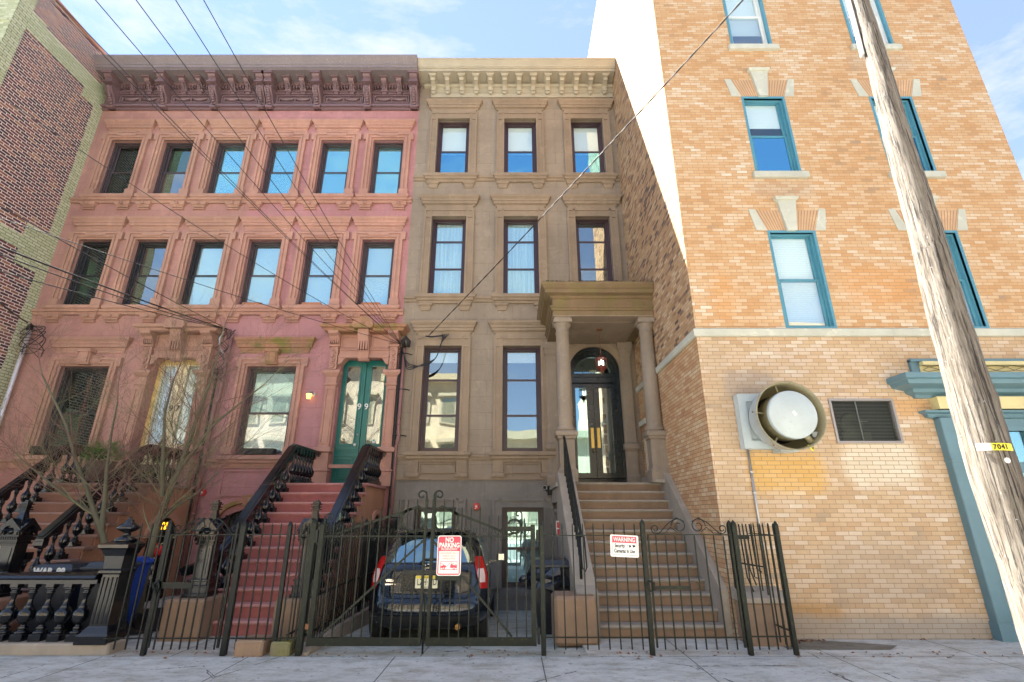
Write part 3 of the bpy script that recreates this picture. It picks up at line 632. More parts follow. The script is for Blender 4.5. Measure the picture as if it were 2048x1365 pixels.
def newel(parent, x, y, z0, s=1.0, mat=None):
    m = MB(); mat = mat or m_black
    def ring(w, a, b): m.bbox(x-w, x+w, y-w, y+w, z0+a*s, z0+b*s, .005)
    ring(.20, 0, .06); ring(.18, .06, .16); ring(.20, .16, .18); ring(.15, .18, .24); ring(.175, .24, .27)
    ring(.125, .27, .80); ring(.16, .80, .83); ring(.145, .83, .86); ring(.18, .86, .89); ring(.15, .89, .93); ring(.19, .93, .96)
    for sx, sy in ((1,0),(-1,0),(0,1),(0,-1)):
        if sx: m.box(*sorted((x+sx*.125, x+sx*.135)), y-.085, y+.085, z0+.33*s, z0+.75*s)
        else: m.box(x-.085, x+.085, *sorted((y+sy*.125, y+sy*.135)), z0+.33*s, z0+.75*s)
    for k in range(9): m.box(x-.17+k*.04, x-.15+k*.04, y-.185, y+.185, z0+.89*s, z0+.925*s)
    sc_ = lambda b: setattr(b, 'v', [(x+(p[0]-x)*.85, y+(p[1]-y)*.85, z0+(p[2]-z0)*.86) for p in b.v]); sc_(m)
    O = part('newel_post', m, mat, parent)
    r = MB(); zb = z0+.96*s                                  # cross gabled roof with arched gables
    for ax in ('y', 'x'):
        c = x if ax == 'y' else y; o = y if ax == 'y' else x
        arch = [(c-.155, zb)] + [(c-.155+.0, zb+.05)] + [(c-.22, zb+.06), (c-.20, zb+.09), (c, zb+.27), (c+.20, zb+.09), (c+.22, zb+.06), (c+.155, zb+.05), (c+.155, zb)] + [(c+.11*math.cos(t*math.pi/8), zb+.02+.13*math.sin(t*math.pi/8)) for t in range(0, 9)]
        for sg in (-1, 1):
            a, b = sorted((o+sg*.205, o+sg*.17)); r.prism(arch, ax, a, b)
        r.prism([(c-.215, zb+.075), (c, zb+.265), (c+.215, zb+.075), (c+.17, zb+.06), (c-.17, zb+.06)], ax, o-.17, o+.17)
    r.box(x-.14, x+.14, y-.14, y+.14, zb, zb+.2)
    for sg in (-1, 1): r.lathe([(0, -.02), (.05, -.015), (.065, .0)], (x, y+sg*.15, zb+.07), 10, 'y'); r.lathe([(0, -.02), (.05, -.015), (.065, .0)], (x+sg*.15, y, zb+.07), 10, 'x')
    r.lathe([(.20, .06), (.10, .22), (.062, .36), (.055, .42)], (x, y, zb), 4, smooth=False, a0=math.pi/4)
    for k, (w, a, b) in enumerate(((.075,.40,.42),(.05,.42,.44),(.07,.44,.46),(.05,.46,.49),(.075,.49,.51),(.055,.51,.54),(.03,.54,.57))): r.bbox(x-w, x+w, y-w, y+w, zb+a, zb+b, .004)
    sc_(r); part('finial', r, mat, O)
def railing(label, x, yb, ytop, rise, tr, n, newel_y=None, newel_z=.55, rail_end=None, side=1, curve=True):
    t = thing('stair_railing', label, 'railing', (x, ytop, 2.2), 'cast iron railings on the stoops')
    RH = .66
    pts = []; 
    z_at = lambda y: rise*((y-yb)/tr+1)
    y0 = yb+tr*1.2
    if curve: pts += [(x-side*.30, y0-.28, z_at(y0)+RH-.22), (x-side*.16, y0-.14, z_at(y0)+RH-.16), (x-side*.05, y0, z_at(y0)+RH-.04)]
    pts += [(x, y0+.2, z_at(y0+.2)+RH), (x, ytop+.02, 2.2+RH+.02), (x, ytop+.10, 2.2+RH+.06), (x, YF-.22, 2.2+RH+.06)]
    r = MB()
    r.strap([Vector(p)+Vector((0, 0, .0)) for p in pts], (1, 0, 0), .055, .17); r.strap([Vector(p)+Vector((0, 0, -.05)) for p in pts], (1, 0, 0), .05, .11)
    r.strap([Vector(p)+Vector((0, 0, .035)) for p in pts], (1, 0, 0), .03, .09)
    part('handrail', r, m_black, t)
    ys = [yb+tr*(k+.48) for k in range(1, n-1)] + [ytop+.16+.16*k for k in range(int((YF-.35-ytop)/.16))]
    for y in ys:
        z = rise*(math.floor((y-yb)/tr)+1) if y < ytop else 2.2
        b = link('baluster', BM, t, (0, y-ytop, z+.075-2.2))
        p = MB(); p.bbox(x-.075, x+.075, y-.075, y+.075, z, z+.08, .006); p.mold(x-.03, x+.03, y-.03, y+.03, [(.02, z+.56), (.045, z+.60), (.045, z+.70)]); part('pedestal', p, m_black, b); b.children[0].location = (0, 0, 0)
        b.children[0].data.transform(Matrix.Translation((0, -(y-ytop), -(z+.075-2.2))))
    return t

s_ = MB(); random.seed(12)
for i in range(240):
    if i < 90: x, y = 3.75+random.gauss(0, .18), 7.62+random.gauss(0, .05)
    else: x, y = random.uniform(-5, 6.5), random.choice([6.98, 7.05, 6.86, 7.7 if i % 3 else 6.8])+random.gauss(0, .03)
    if y > 7.74 or (3.05 > x > 1.0 and y > 7.3): continue
    r = .012+.02*random.random(); a = random.random()*6.3; z = .004; h = .006+.018*random.random()
    s_.add([(x+r*math.cos(a), y+r*math.sin(a), z), (x-r*.5*math.sin(a), y+r*.5*math.cos(a), z+h), (x-r*math.cos(a), y-r*math.sin(a), z+h*.4), (x+r*.5*math.sin(a), y-r*.5*math.cos(a), z+.002)], [(0, 1, 2, 3)])
o = link('leaf_litter', s_.mesh('leaf_litter', paint('dry_leaf', (.25, .11, .05), .9, worn=.4, wc=(.1, .07, .05), sc=12))); o['kind'] = 'stuff'
# ---------------------------------------------------------------- the two pink row houses
def pink_house(side):
    L = side == 'L'; x0, x1 = (-12.25, -7.33) if L else (-7.33, -2.78)
    mw, tr = (m_pinkL, m_trimL) if L else (m_pinkR, m_trimR)
    cs = CW[:3] if L else CW[3:]; dc = -8.23 if L else -3.64; pc = -10.5 if L else -5.9
    H = thing('row_house', 'salmon brownstone row house with cream door 97, beside the dark brick wall' if L else 'rose pink brownstone row house with green double door 99 in the middle', 'house', ((x0+x1)/2, YF, 0), 'brownstone row houses')
    holes = []
    for c in cs: holes += [(c-.44, c+.44, 10.02, 11.93), (c-.44, c+.44, 6.68, 8.62)]
    holes += [(pc-.6, pc+.6, 2.92, 5.06), (dc-.58, dc+.58, 2.2, 5.27)]
    if not L: holes.append((-6.45, -5.25, .25, 1.72))
    w = MB(); wall_sheet(w, x0, x1, -.4, 13.9, YF, holes); w.merge(shell(x0, x1, YF, 21, -.4, 14.1))
    W_ = part('wall', w, mw, H)
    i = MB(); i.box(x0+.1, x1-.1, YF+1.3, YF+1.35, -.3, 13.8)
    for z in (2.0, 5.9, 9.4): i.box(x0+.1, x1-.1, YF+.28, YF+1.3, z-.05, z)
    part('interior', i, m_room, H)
    b = MB(); b.box(x0, x1, YF-.035, YF, 2.62, 2.70); b.mold(x0, x1, YF, YF+.02, P_(BELT, 6.42), False, False); b.mold(x0, x1, YF, YF+.02, P_(BELT, 9.77), False, False)
    b.mold(x0, dc-.9, YF, YF+.02, P_(BELT, 2.68), False, False); part('string_course', b, tr, H)
    cornice_pink(H, x0, x1, [-11.93, -10.38, -8.87] + [-7.46] if L else [-7.22, -5.80, -4.30, -2.92], m_cornP)
    for k, c in enumerate(cs):
        kk = k + (0 if L else 3)
        gm = [m_glT, m_glT] if kk == 0 else ([m_glC, m_glT] if kk == 1 else [m_glA, m_glA])
        bl = None if kk < 2 else [(.06, .93, m_blind)]
        place_window(H, c, YF, 10.02, ('pt', side, min(kk, 2)), pink_window(10.02, 11.93, .88, [.48], gm, m_frameP, bl, tr))
        gm = [m_glT, m_glT] if kk == 0 else ([m_glC, m_glC] if kk == 1 else [m_glB, m_glB])
        wd = place_window(H, c, YF, 6.68, ('pm', side, min(kk, 2)), pink_window(6.68, 8.62, .88, [.49], gm, m_frameP if not L else m_frameD, bl, tr))
    win = place_window(H, pc, YF, 2.92, ('pp', side), pink_window(2.92, 5.06, 1.2, [.47], [m_glT, m_glT] if L else [m_glC, m_glT], m_frameD if L else m_frameP, [(.0, .94, m_blind)] if not L else None, tr, moss=m_trimMoss if not L else tr, big=True, sillb=False))
    if L:
        c = MB()
        for q in (-.22, .18): c.tube([(pc+q, YF+.45, 2.95), (pc+q+.05, YF+.47, 3.9), (pc+q+.02, YF+.45, 4.95)], .05, 6)
        part('curtain', c, paint('red_brown_drape', (.22, .06, .04), .9), win); win.children[-1]; bpy.data.objects[[o.name for o in win.children if o.name.startswith('curtain')][-1]].data.transform(Matrix.Translation((-(pc-H.location.x), 0, -2.92)))
    door_case(H, dc, tr, m_trimMoss if not L else tr)
    r = MB(); r.box(dc-.58, dc+.58, YF-.02, YF+.3, 2.19, 2.26); part('threshold', r, m_stoopR if not L else m_stoopL, H)
    house_door(H, dc, 'cream' if L else 'green')
    # base of the parlor windows
    p = MB(); p.frame(pc-.75, pc+.75, 2.0, 2.58, .04, YF-.03, YF); part('base_panel', p, mw, H)
    if not L:                                                # arched basement window with its bellied grille
        a = MB(); c = -5.85; N = 12
        for r0, r1, pr, mt in ((.66, .80, .10, 0),):
            for k in range(N):
                t0, t1 = math.pi*(k/N), math.pi*((k+1)/N)
                f = lambda r, t: (c+r*math.cos(t), 1.52+.42*r*math.sin(t)/.8*1.0)
                a.prism([f(r0, t0), f(r1, t0), f(r1, t1), f(r0, t1)], 'y', YF-pr, YF+.01)
        a.box(c-.80, c-.62, YF-.05, YF+.01, .2, 1.52); a.box(c+.62, c+.80, YF-.05, YF+.01, .2, 1.52)
        a.prism([(c-.13, 1.78), (c+.13, 1.78), (c+.17, 2.03), (c-.17, 2.03)], 'y', YF-.17, YF); a.lathe([(0, -.04), (.06, -.03), (.08, 0)], (c, YF-.17, 1.9), 10, 'y')
        part('arched_hood', a, m_trimMoss, H)
        # spandrels filling the opening's upper corners
        sp = MB()
        for sx in (-1, 1): sp.prism([(c+sx*.61, 1.50), (c+sx*.61, 1.725), (c, 1.725), (c+sx*.2, 1.705), (c+sx*.4, 1.65), (c+sx*.54, 1.57)], 'y', YF-.004, YF+.1)
        part('lintel', sp, mw, H)
        g = MB()
        for k in range(11):
            x = c-.52+k*.104; g.tube([(x, YF-.02, 1.60), (x, YF-.05, 1.58), (x, YF-.09, 1.45), (x, YF-.10, 1.1), (x, YF-.20, .8), (x, YF-.18, .5), (x, YF-.02, .3)], .011, 5)
        for z in (1.5, 1.1, .35): g.box(c-.56, c+.56, YF-.10, YF-.085, z, z+.02)
        part('window_grille', g, m_iron, H)
        f = MB(); f.frame(c-.58, c+.58, .27, 1.70, .07, YF+.12, YF+.17); f.box(c-.5, c+.5, YF+.12, YF+.16, .95, 1.0); F = part('basement_window', f, m_frameD, H)
        f = MB(); f.box(c-.5, c+.5, YF+.14, YF+.146, .3, 1.65); part('pane', f, m_glT, F)
    yb, rise, trd = stoop_pink(H, *((dc-.75, dc+.85) if L else (dc-.72, dc+.66)), *((-9.25, -7.15) if L else (-4.62, -2.86)), 12, 10.2, m_stoopL if L else m_stoopR, m_stoopRs)
    # arched opening in the stoop's flank: flat black panel stands for its inner shade
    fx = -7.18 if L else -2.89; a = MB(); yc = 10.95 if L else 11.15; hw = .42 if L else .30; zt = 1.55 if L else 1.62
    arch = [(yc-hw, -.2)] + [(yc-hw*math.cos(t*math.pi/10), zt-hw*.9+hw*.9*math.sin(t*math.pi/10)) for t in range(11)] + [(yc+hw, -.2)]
    a.prism(arch, 'x', fx-.015, fx+.012); part('stoop_opening_shade', a, m_blk, H)
    a = MB(); n = len(arch)
    for k in range(1, n-2):
        (y1, z1), (y2, z2) = arch[k], arch[k+1]
        e = lambda y, z, s: (yc+(y-yc)*s, (zt-hw*.9)+(z-(zt-hw*.9))*s)
        a.prism([e(y1, z1, 1.0), e(y1, z1, 1.3), e(y2, z2, 1.3), e(y2, z2, 1.0)], 'x', fx-.01, fx+.06)
    part('stoop_arch', a, tr, H)
    a = MB()
    if L:                                                    # lattice gate, lit from inside
        for k in range(-7, 12):
            for sgn in (-1, 1):
                pts = []
                for q in range(19):
                    z = -.1+q*.09; y = yc-hw+(k+.5*(q % 2)*sgn)*.12
                    if yc-hw < y < yc+hw and z < zt-hw*.9+(max(0, hw*hw-(y-yc)**2)**.5)*.9: pts.append((fx+.03, y, z))
                if len(pts) > 1: a.tube(pts, .009, 4)
        part('lattice_gate', a, m_iron, H)
        q = MB(); q.box(fx+.013, fx+.016, yc-.2, yc+.2, 1.32, 1.46); e = NT('amber_porch_glow'); e.set(Base_Color=(.4, .15, .01), Emission_Color=(1, .4, .02), Emission_Strength=.5); part('amber_light', q, e.m, H)
        q = MB(); q.box(fx+.013, fx+.017, yc-.36, yc-.02, .3, .98); part('white_notice', q, m_white, H)
    else:
        for k in range(7):
            y = yc-.26+k*.087; a.tube([(fx+.03, y, -.1), (fx+.03, y, zt-hw*.9+(max(0, hw*hw-(y-yc)**2)**.5)*.8)], .008, 5)
            a.tube([(fx+.03, y-.02, .2), (fx+.03, y+.03, .6), (fx+.03, y-.02, 1.0), (fx+.03, y+.02, 1.4)], .006, 5)
        part('iron_grille', a, m_iron, H)
    # railings
    xl, xr = (dc-.80, dc+.83) if L else (dc-.80, dc+.69)
    nm = 'house with the cream door' if L else 'house with the green door'
    for x, s, sd_ in ((xl, 1, 'left'), (xr, -1, 'right')):
        if L: lb = 'black cast iron stoop railing left of the cream door steps, farthest left' if sd_ == 'left' else 'black cast iron stoop railing beside the bare sapling, right of the cream door steps'
        else: lb = 'black cast iron stoop railing on the left of the red steps to door 99' if sd_ == 'left' else 'black cast iron stoop railing on the right of the red steps, nearest the drainpipe'
        t = railing(lb, x, yb, 10.2, rise, trd, 12, curve=(s == 1), side=s)
        nx = x-.05 if s == 1 else x-.02
        if L and s == -1: nx = x+.02
        nz = .50 if not (L and s == 1) else .50
        newel(t, nx, yb+.03, nz, 1.0)
        st = MB(); st.bbox(nx-.30, nx+.27, yb-.30, yb+.34, -.05, nz, .03); part('plinth', st, m_stoopRs if L else m_stoopBr, t)
    return H
HL = pink_house('L'); HR = pink_house('R')
t = MB()
for c in CW[3:]:
    t = MB(); t.box(-.24, .24, -.06, .10, 0, .018); t.box(-.24, .24, -.07, -.05, .015, .10); t.box(.22, .24, -.05, .10, .015, .10); t.box(-.24, -.22, -.05, .10, .015, .10)
    o = solo('window_box', t, paint('cedar_planter', (.42, .17, .08), .7, worn=.2, wc=(.6, .5, .4), sc=8), {3: 'low cedar tray on the sill of the middle-row window farthest from the brown house', 4: 'low cedar tray on a middle-row sill, centre one of three trays', 5: 'low cedar tray on the middle-row sill beside the brown house'}[CW.index(c)], 'planter tray', (0, 0, 0), 'cedar trays on the pink house sills')
    o.location = (c-.05, YF+.02, 6.66)
b = MB(); b.bbox(-.37, .37, -.06, .12, 0, .14, .01); o = solo('window_box', b, m_blk, 'black window box on the sill of the big lower window of the rose house', 'window box'); o.location = (-5.92, YF+.03, 2.93)
b = MB(); b.bbox(-.6, .55, -.16, .12, 0, .17, .02); o = solo('window_box', b, m_blk, 'black window box under the big dark window beside the cream door', 'window box'); o.location = (-10.5, YF-.02, 2.93)

# ---------------------------------------------------------------- the taupe brown house
X0, X1 = -2.78, 3.05
HB = thing('row_house', 'taupe brown row house with columned porch, next to the buff brick building', 'house', (.1, YF, 0), 'brownstone row houses')
BX = [-1.72, .24, 2.20]; DX = 2.02
holes = []
for c in BX: holes += [(c-.47, c+.47, 10.70, 12.68), (c-.47, c+.47, 6.98, 9.32)]
for c in BX[:2]: holes += [(c-.47, c+.47, 3.0, 5.58), (c-.46, c+.46, .12, 1.76)]
holes += [(DX-.62, DX+.62, 2.0, 5.56)]
w = MB(); up = [h for h in holes if h[3] > 2.4]; wall_sheet(w, X0, X1, 2.4, 14.0, YF, [(a, b, max(c, 2.4), d) for a, b, c, d in up])
for sx in (-1, 1):                                           # spandrels of the arched doorway
    arc = [(DX+sx*.62*math.cos(t*math.pi/16), 4.94+.62*math.sin(t*math.pi/16)) for t in range(9)]
    w.add([(DX+sx*.62, YF, 5.56)] + [(x, YF, z) for x, z in arc], [(0, k+1, k+2) for k in range(8)])
w.merge(shell(X0, X1, YF, 21, -.5, 14.2)); part('wall', w, m_brown, HB)
w = MB(); wall_sheet(w, X0, X1, -.5, 2.4, YF, [(a, b, c, min(d, 2.4)) for a, b, c, d in holes if c < 2.4]); part('basement_wall', w, m_brownB, HB)
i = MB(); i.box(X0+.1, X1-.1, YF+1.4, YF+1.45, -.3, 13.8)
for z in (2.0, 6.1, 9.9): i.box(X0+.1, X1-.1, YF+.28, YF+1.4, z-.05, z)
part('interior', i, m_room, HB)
def brown_surround(w, h, mat_h=None, top=.26):
    m = MB(); a = w/2; o = .215
    for sx in (-1, 1): m.box(*sorted((sx*a, sx*(a+o))), -.05, .02, -.0, h+top)
    m.box(-a, a, -.05, .02, h, h+top)
    y0, y1 = -.075, -.05
    for sx in (-1, 1):
        for (p, q) in ((0, .05), (.075+.0, .075), (.165, .215)):
            if q > p: m.box(*sorted((sx*(a+p), sx*(a+q))), y0, y1, 0, h+top)
        m.box(*sorted((sx*(a+.05), sx*(a+.165))), y0, y1, h-.03, h+.02)
        m.box(*sorted((sx*(a+.05), sx*(a+.165))), y0, y1, 0, .05)
    m.box(-a-.165, a+.165, y0, y1, h+top-.06, h+top); m.box(-a, a, y0, y1, h, h+.05)
    for sx in (-1, 1): m.box(*sorted((sx*(a+.05), sx*(a+.165))), y0, y1, h+.02, h+.05)
    return m
def brown_window(h, splits, gm, blind, hood=True, sill=True, fw=.07, w=.94):
    def b():
        out = sash_window(w, h, splits, m_frameM, gm, blind=blind, fw=fw); out.append(('window_surround', brown_surround(w, h, top=.24 if hood else .2), m_btrim if hood else m_btrimD))
        if hood:
            hd = MB(); hd.mold(-.655, .655, 0, .02, P_(HOODB, h+.33)); hd.box(-.65, .65, -.05, 0, h+.24, h+.33); out.append(('window_hood', hd, m_btrim))
        if sill:
            sl = MB(); sl.mold(-.61, .61, 0, .02, P_(SILL, -.245))
            if sill == 1:
                for sx in (-1, 1): sl.mold(sx*.50-.08, sx*.50+.08, 0, .02, [(.0, -.44), (.03, -.43), (.04, -.40), (.05, -.39), (.05, -.33), (.09, -.30), (.09, -.25), (.0, -.245)])
            out.append(('window_sill', sl, m_btrim))
        return out
    return b
for k, c in enumerate(BX):
    place_window(HB, c, YF, 10.70, 'b3', brown_window(1.98, [.49], [m_glD, m_glW], [(.46, .96, m_blind)]))
    place_window(HB, c, YF, 6.98, 'b2' if k < 2 else 'b2c', brown_window(2.34, [.36, .72], [m_glB, m_glB, m_glB] if k < 2 else [m_glC]*3, [(.0, .97, m_curtain)] if k < 2 else None))
for c in BX[:2]:
    place_window(HB, c, YF, 3.0, 'b1', brown_window(2.58, [.335, .68], [m_glC, m_glC, m_glC], [(.86, .97, m_blind)], sill=2))
    place_window(HB, c, YF, .12, 'b0', brown_window(1.64, [.47], [m_glB, m_glB], [(.0, .97, m_curtain)], hood=False, sill=0))
b = MB()
for z in (6.78, 10.5): b.mold(X0, X1, YF, YF+.02, P_(BELT, z), False, False)
b.mold(X0, .98, YF, YF+.02, [(.0, 2.80), (.03, 2.80), (.05, 2.86), (.07, 2.87), (.07, 2.92), (.0, 2.94)], False, False); b.box(X0, .98, YF-.03, YF, 2.36, 2.42)
for c in BX[:2]:
    for sx in (-1, 1):
        q = c+sx*.56; b.box(q-.12, q+.12, YF-.06, YF, 2.42, 2.78); b.box(q-.05, q+.05, YF-.075, YF-.06, 2.54, 2.72); b.mold(q-.12, q+.12, YF-.06, YF, [(.03, 2.42), (.03, 2.50), (.0, 2.52)])
    b.frame(c-.42, c+.42, 2.50, 2.74, .03, YF-.045, YF)
part('string_course', b, m_btrim, HB)
b = MB(); b.box(X0, .98, YF-.06, YF, -.45, .02); b.box(X0, .98, YF-.02, YF, .02, .07)
for c in BX[:2]: b.box(c-.5, c+.5, YF-.10, YF, -.02, .10)
part('plinth', b, m_btrimD, HB)
# cornice of the brown house
c = MB(); yf = YF; yb = YF+.3
c.box(X0+.33, X1, yf-.05, yb, 13.50, 13.54); c.box(X0+.33, X1, yf-.03, yb, 13.54, 13.985); c.box(X0+.33, X1, yf-.055, yb, 13.665, 13.685)
c.prism([(yf-.03, 13.86), (yf-.09, 13.88), (yf-.12, 13.93), (yf-.12, 13.95), (yb, 13.95), (yb, 13.86)], 'x', X0+.12, X1)
prf = [(yf-.54, 13.99), (yf-.54, 14.06), (yf-.58, 14.07), (yf-.58, 14.09), (yf-.60, 14.10), (yf-.62, 14.14), (yf-.70, 14.23), (yf-.73, 14.25), (yf-.73, 14.29), (yb, 14.38), (yb, 13.99)]
c.prism(prf, 'x', X0+.005, X1-.01)
CB = part('cornice', c, m_cornB, HB)
br = MB(); w = .062; yo = 0; side = [(-.03, 13.54), (-.10, 13.54), (-.115, 13.60), (-.13, 13.68), (-.18, 13.74), (-.25, 13.77), (-.31, 13.79), (-.34, 13.79), (-.36, 13.87), (-.40, 13.92), (-.46, 13.985), (-.03, 13.985)]
br.prism(side, 'x', -w, w); br.mold(-w, w, -.42, -.02, [(.0, 13.90), (.02, 13.91), (.06, 13.965), (.06, 13.984)]); br.box(-w-.02, w+.02, -.14, 0, 13.52, 13.545)
br.prism([(-w-.01, 13.52), (w+.01, 13.52), (w+.005, 13.46), (.03, 13.40), (0, 13.385), (-.03, 13.40), (-w-.005, 13.46)], 'y', -.10, 0)
br.lathe([(.012, -.004), (.012, 0)], (0, -.101, 13.46), 8, 'y')
br.v = [(x, y, 13.985-(13.985-z)*.66) for x, y, z in br.v]; brm = br.mesh('bracket', m_cornB)
for k in range(13): link('bracket', brm, CB, (-2.37+.430*k-.1, 0, 0))
# porch
PC = MB(); yc0 = 9.93; zc = 5.66
ent = [(0, zc), (0, zc+.10), (.03, zc+.11), (.03, zc+.15), (.06, zc+.17), (.06, zc+.20), (.0, zc+.21), (.0, zc+.37), (.04, zc+.39), (.06, zc+.43), (.17, zc+.46), (.17, zc+.54), (.20, zc+.56), (.25, zc+.63), (.25, zc+.68), (.0, zc+.70)]
PC.mold(.88, 3.04, yc0, YF-.005, ent, True, False)
portico = part('porch_roof', PC, m_btrimM, HB)
c = MB(); c.box(1.12, 2.80, yc0+.35, YF-.01, zc-.03, zc-.002); c.box(.88, 3.04, yc0+.005, yc0+.35, zc-.02, zc-.001); part('porch_ceiling', c, m_btrim, HB)
edge = MB(); random.seed(9); x = .66
while x < 3.0: d = .03+.08*random.random(); edge.box(x, x+d*.8, yc0-.24+.05*random.random(), yc0-.1, zc+.70, zc+.702+.012*random.random()); x += d
part('roof_flashing', edge, m_blk, portico)
for x in (1.09, 2.90):
    c = MB(); y = 10.13
    c.lathe([(.20,3.20),(.205,3.23),(.185,3.27),(.165,3.29),(.165,3.30),(.16,3.6),(.158,4.2),(.15,4.8),(.138,5.28),(.155,5.29),(.155,5.315),(.138,5.32),(.138,5.42),(.16,5.44),(.185,5.49),(.19,5.51)], (x, y, 0), 24)
    c.bbox(x-.20, x+.20, y-.20, y+.20, 5.51, 5.56, .004); c.mold(x-.17, x+.17, y-.17, y+.17, [(.02, 5.56), (.03, 5.60), (.0, 5.61), (.0, 5.66)])
    part('column', c, m_col, HB)
    p = MB(); p.mold(x-.15, x+.15, y-.15, y+.15, [(.04, 2.20), (.04, 2.42), (.01, 2.46), (.0, 2.50), (.0, 3.02), (.03, 3.04), (.04, 3.08), (.07, 3.10), (.07, 3.16), (.05, 3.19)]); part('pedestal', p, m_col, HB)
for x in (.95, 2.78):                                        # responds against the wall
    c = MB(); yy = YF; c.box(x-.12, x+.12, yy-.10, yy, 3.2, 5.4); c.mold(x-.12, x+.12, yy-.10, yy, [(0, 5.3), (.03, 5.36), (.03, 5.45), (.06, 5.5), (.06, 5.65)]); c.mold(x-.12, x+.12, yy-.10, yy, [(.04, 2.2), (.04, 2.42), (.0, 2.48), (0, 2.98), (.06, 3.05), (.06, 3.16), (.0, 3.2)]); part('pilaster', c, m_col, HB)
a = MB(); N = 18
for (r0, r1, pr) in ((.62, .68, .05), (.68, .80, .03), (.80, .84, .06)):
    for k in range(N):
        t0, t1 = math.pi*k/N, math.pi*(k+1)/N; f = lambda r, t: (DX+r*math.cos(t), 4.94+r*math.sin(t))
        a.prism([f(r0, t0), f(r1, t0), f(r1, t1), f(r0, t1)], 'y', YF-pr, YF+.005)
    for sx in (-1, 1):
        if r1 < .83: a.box(*sorted((DX+sx*r0, DX+sx*r1)), YF-pr, YF+.005, 2.2, 4.94)
part('door_arch', a, m_btrim, HB)
d = MB(); yd = YF+.34; rr = .62                              # deep black jamb and arched head
for k in range(N):
    t0, t1 = math.pi*k/N, math.pi*(k+1)/N; f = lambda r, t: (DX+r*math.cos(t), 4.94+r*math.sin(t))
    d.prism([f(.60, t0), f(.66, t0), f(.66, t1), f(.60, t1)], 'y', YF+.03, yd+.1); d.prism([f(.555, t0), f(.61, t0), f(.61, t1), f(.555, t1)], 'y', YF+.15, yd+.05); d.prism([f(.46, t0), f(.56, t0), f(.56, t1), f(.46, t1)], 'y', yd-.04, yd+.04)
for sx in (-1, 1):
    d.box(*sorted((DX+sx*.60, DX+sx*.66)), YF+.03, yd+.1, 2.2, 4.94); d.box(*sorted((DX+sx*.555, DX+sx*.60)), YF+.15, yd+.05, 2.2, 4.94)
d.box(DX-.56, DX+.56, yd-.05, yd+.05, 4.72, 4.96); d.box(DX-.56, DX+.56, yd-.09, yd, 4.86, 4.92); d.box(DX-.56, DX+.56, yd-.07, yd, 4.72, 4.75)
for sx in (-1, 1):
    for k in range(11): d.box(*sorted((DX+sx*.535, DX+sx*.56)), YF+.19, YF+.30, 2.4+.21*k, 2.52+.21*k)
D = part('door', d, m_doorB, HB)
for sx in (-1, 1):
    l = MB(); xa, xb = sorted((DX+sx*.005, DX+sx*.555)); ga, gb = (xa+.11, xb-.16) if sx < 0 else (xa+.14, xb-.12)
    l.frame(xa, xb, 2.22, 4.72, .11, yd, yd+.05, wb=.32, wt=.12)
    l.box(xa, ga, yd-.002, yd+.05, 2.3, 4.7); l.box(gb, xb, yd-.002, yd+.05, 2.3, 4.7)
    Lf = part('door_leaf', l, m_doorB, D); g = MB(); g.box(ga, gb, yd+.02, yd+.026, 2.5, 4.62); part('pane', g, m_glB if sx < 0 else m_glC, Lf)
    h = MB(); q = DX+sx*.075; h.box(q-.036, q+.036, yd-.03, yd, 3.12, 3.60); part('push_plate', h, m_brass, Lf)
k = MB(); k.lathe([(0, -.03), (.03, -.025), (.03, 0)], (DX-.07, yd, 3.70), 12, 'y'); part('lock', k, m_steel, D)
k = MB(); k.lathe([(0, -.05), (.03, -.04), (.02, 0)], (DX-.06, yd-.02, 3.05), 12, 'y'); part('door_knob', k, m_brass, D)
g = MB(); g.add([(DX+.5*math.cos(math.pi*t/16), yd+.03, 4.94+.5*math.sin(math.pi*t/16)) for t in range(17)], [tuple(range(17))]); part('fanlight', g, m_glB, D)
tx = MB(); tx.merge(text_mb('101', .13, .003, .001), (DX+.02, yd+.015, 4.98)); part('house_number', tx, paint('gilt', (.55, .5, .25), .4), D)
s = MB(); s.box(DX-.1, DX+.62, yd+.7, yd+.74, 2.2, 4.8); IN = part('inner_door', s, m_white, HB)
s = MB()
for k in range(6): s.box(DX+.30, DX+.42, yd+.692, yd+.70, 2.5+.27*k, 2.72+.27*k)
s.box(DX+.12, DX+.2, yd+.692, yd+.70, 4.35, 4.5); s.box(DX+.3, DX+.4, yd+.692, yd+.70, 4.35, 4.5); part('inner_pane', s, m_blk, IN)
# stoop of the brown house
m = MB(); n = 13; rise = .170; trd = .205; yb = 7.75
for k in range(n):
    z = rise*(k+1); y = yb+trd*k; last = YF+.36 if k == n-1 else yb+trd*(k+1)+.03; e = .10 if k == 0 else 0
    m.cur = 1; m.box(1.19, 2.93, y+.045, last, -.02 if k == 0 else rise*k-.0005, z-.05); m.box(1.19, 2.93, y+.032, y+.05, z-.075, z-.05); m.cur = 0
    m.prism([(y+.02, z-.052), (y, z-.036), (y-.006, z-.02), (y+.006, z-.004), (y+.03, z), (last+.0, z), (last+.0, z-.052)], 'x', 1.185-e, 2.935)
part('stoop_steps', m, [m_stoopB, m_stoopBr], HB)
c = MB()
c.prism([(7.62, -.05), (7.62, .58), (7.70, .62), (7.82, .66), (9.92, 2.36), (10.0, 2.40), (10.36, 2.40), (10.36, -.2)], 'x', .89, 1.19)
c.prism([(7.8, -.05), (7.8, .60), (7.92, .72), (9.92, 2.36), (10.0, 2.40), (YF, 2.40), (YF, -.2)], 'x', 2.935, 3.045)
c.box(2.75, 3.045, 9.9, YF, 2.19, 2.25)
c.box(.89, 1.19, 10.36, YF, 1.85, 2.20); c.box(.84, 1.19, 10.0, YF, 2.12, 2.2)
part('stoop_cheek', c, m_stoopB, HB)
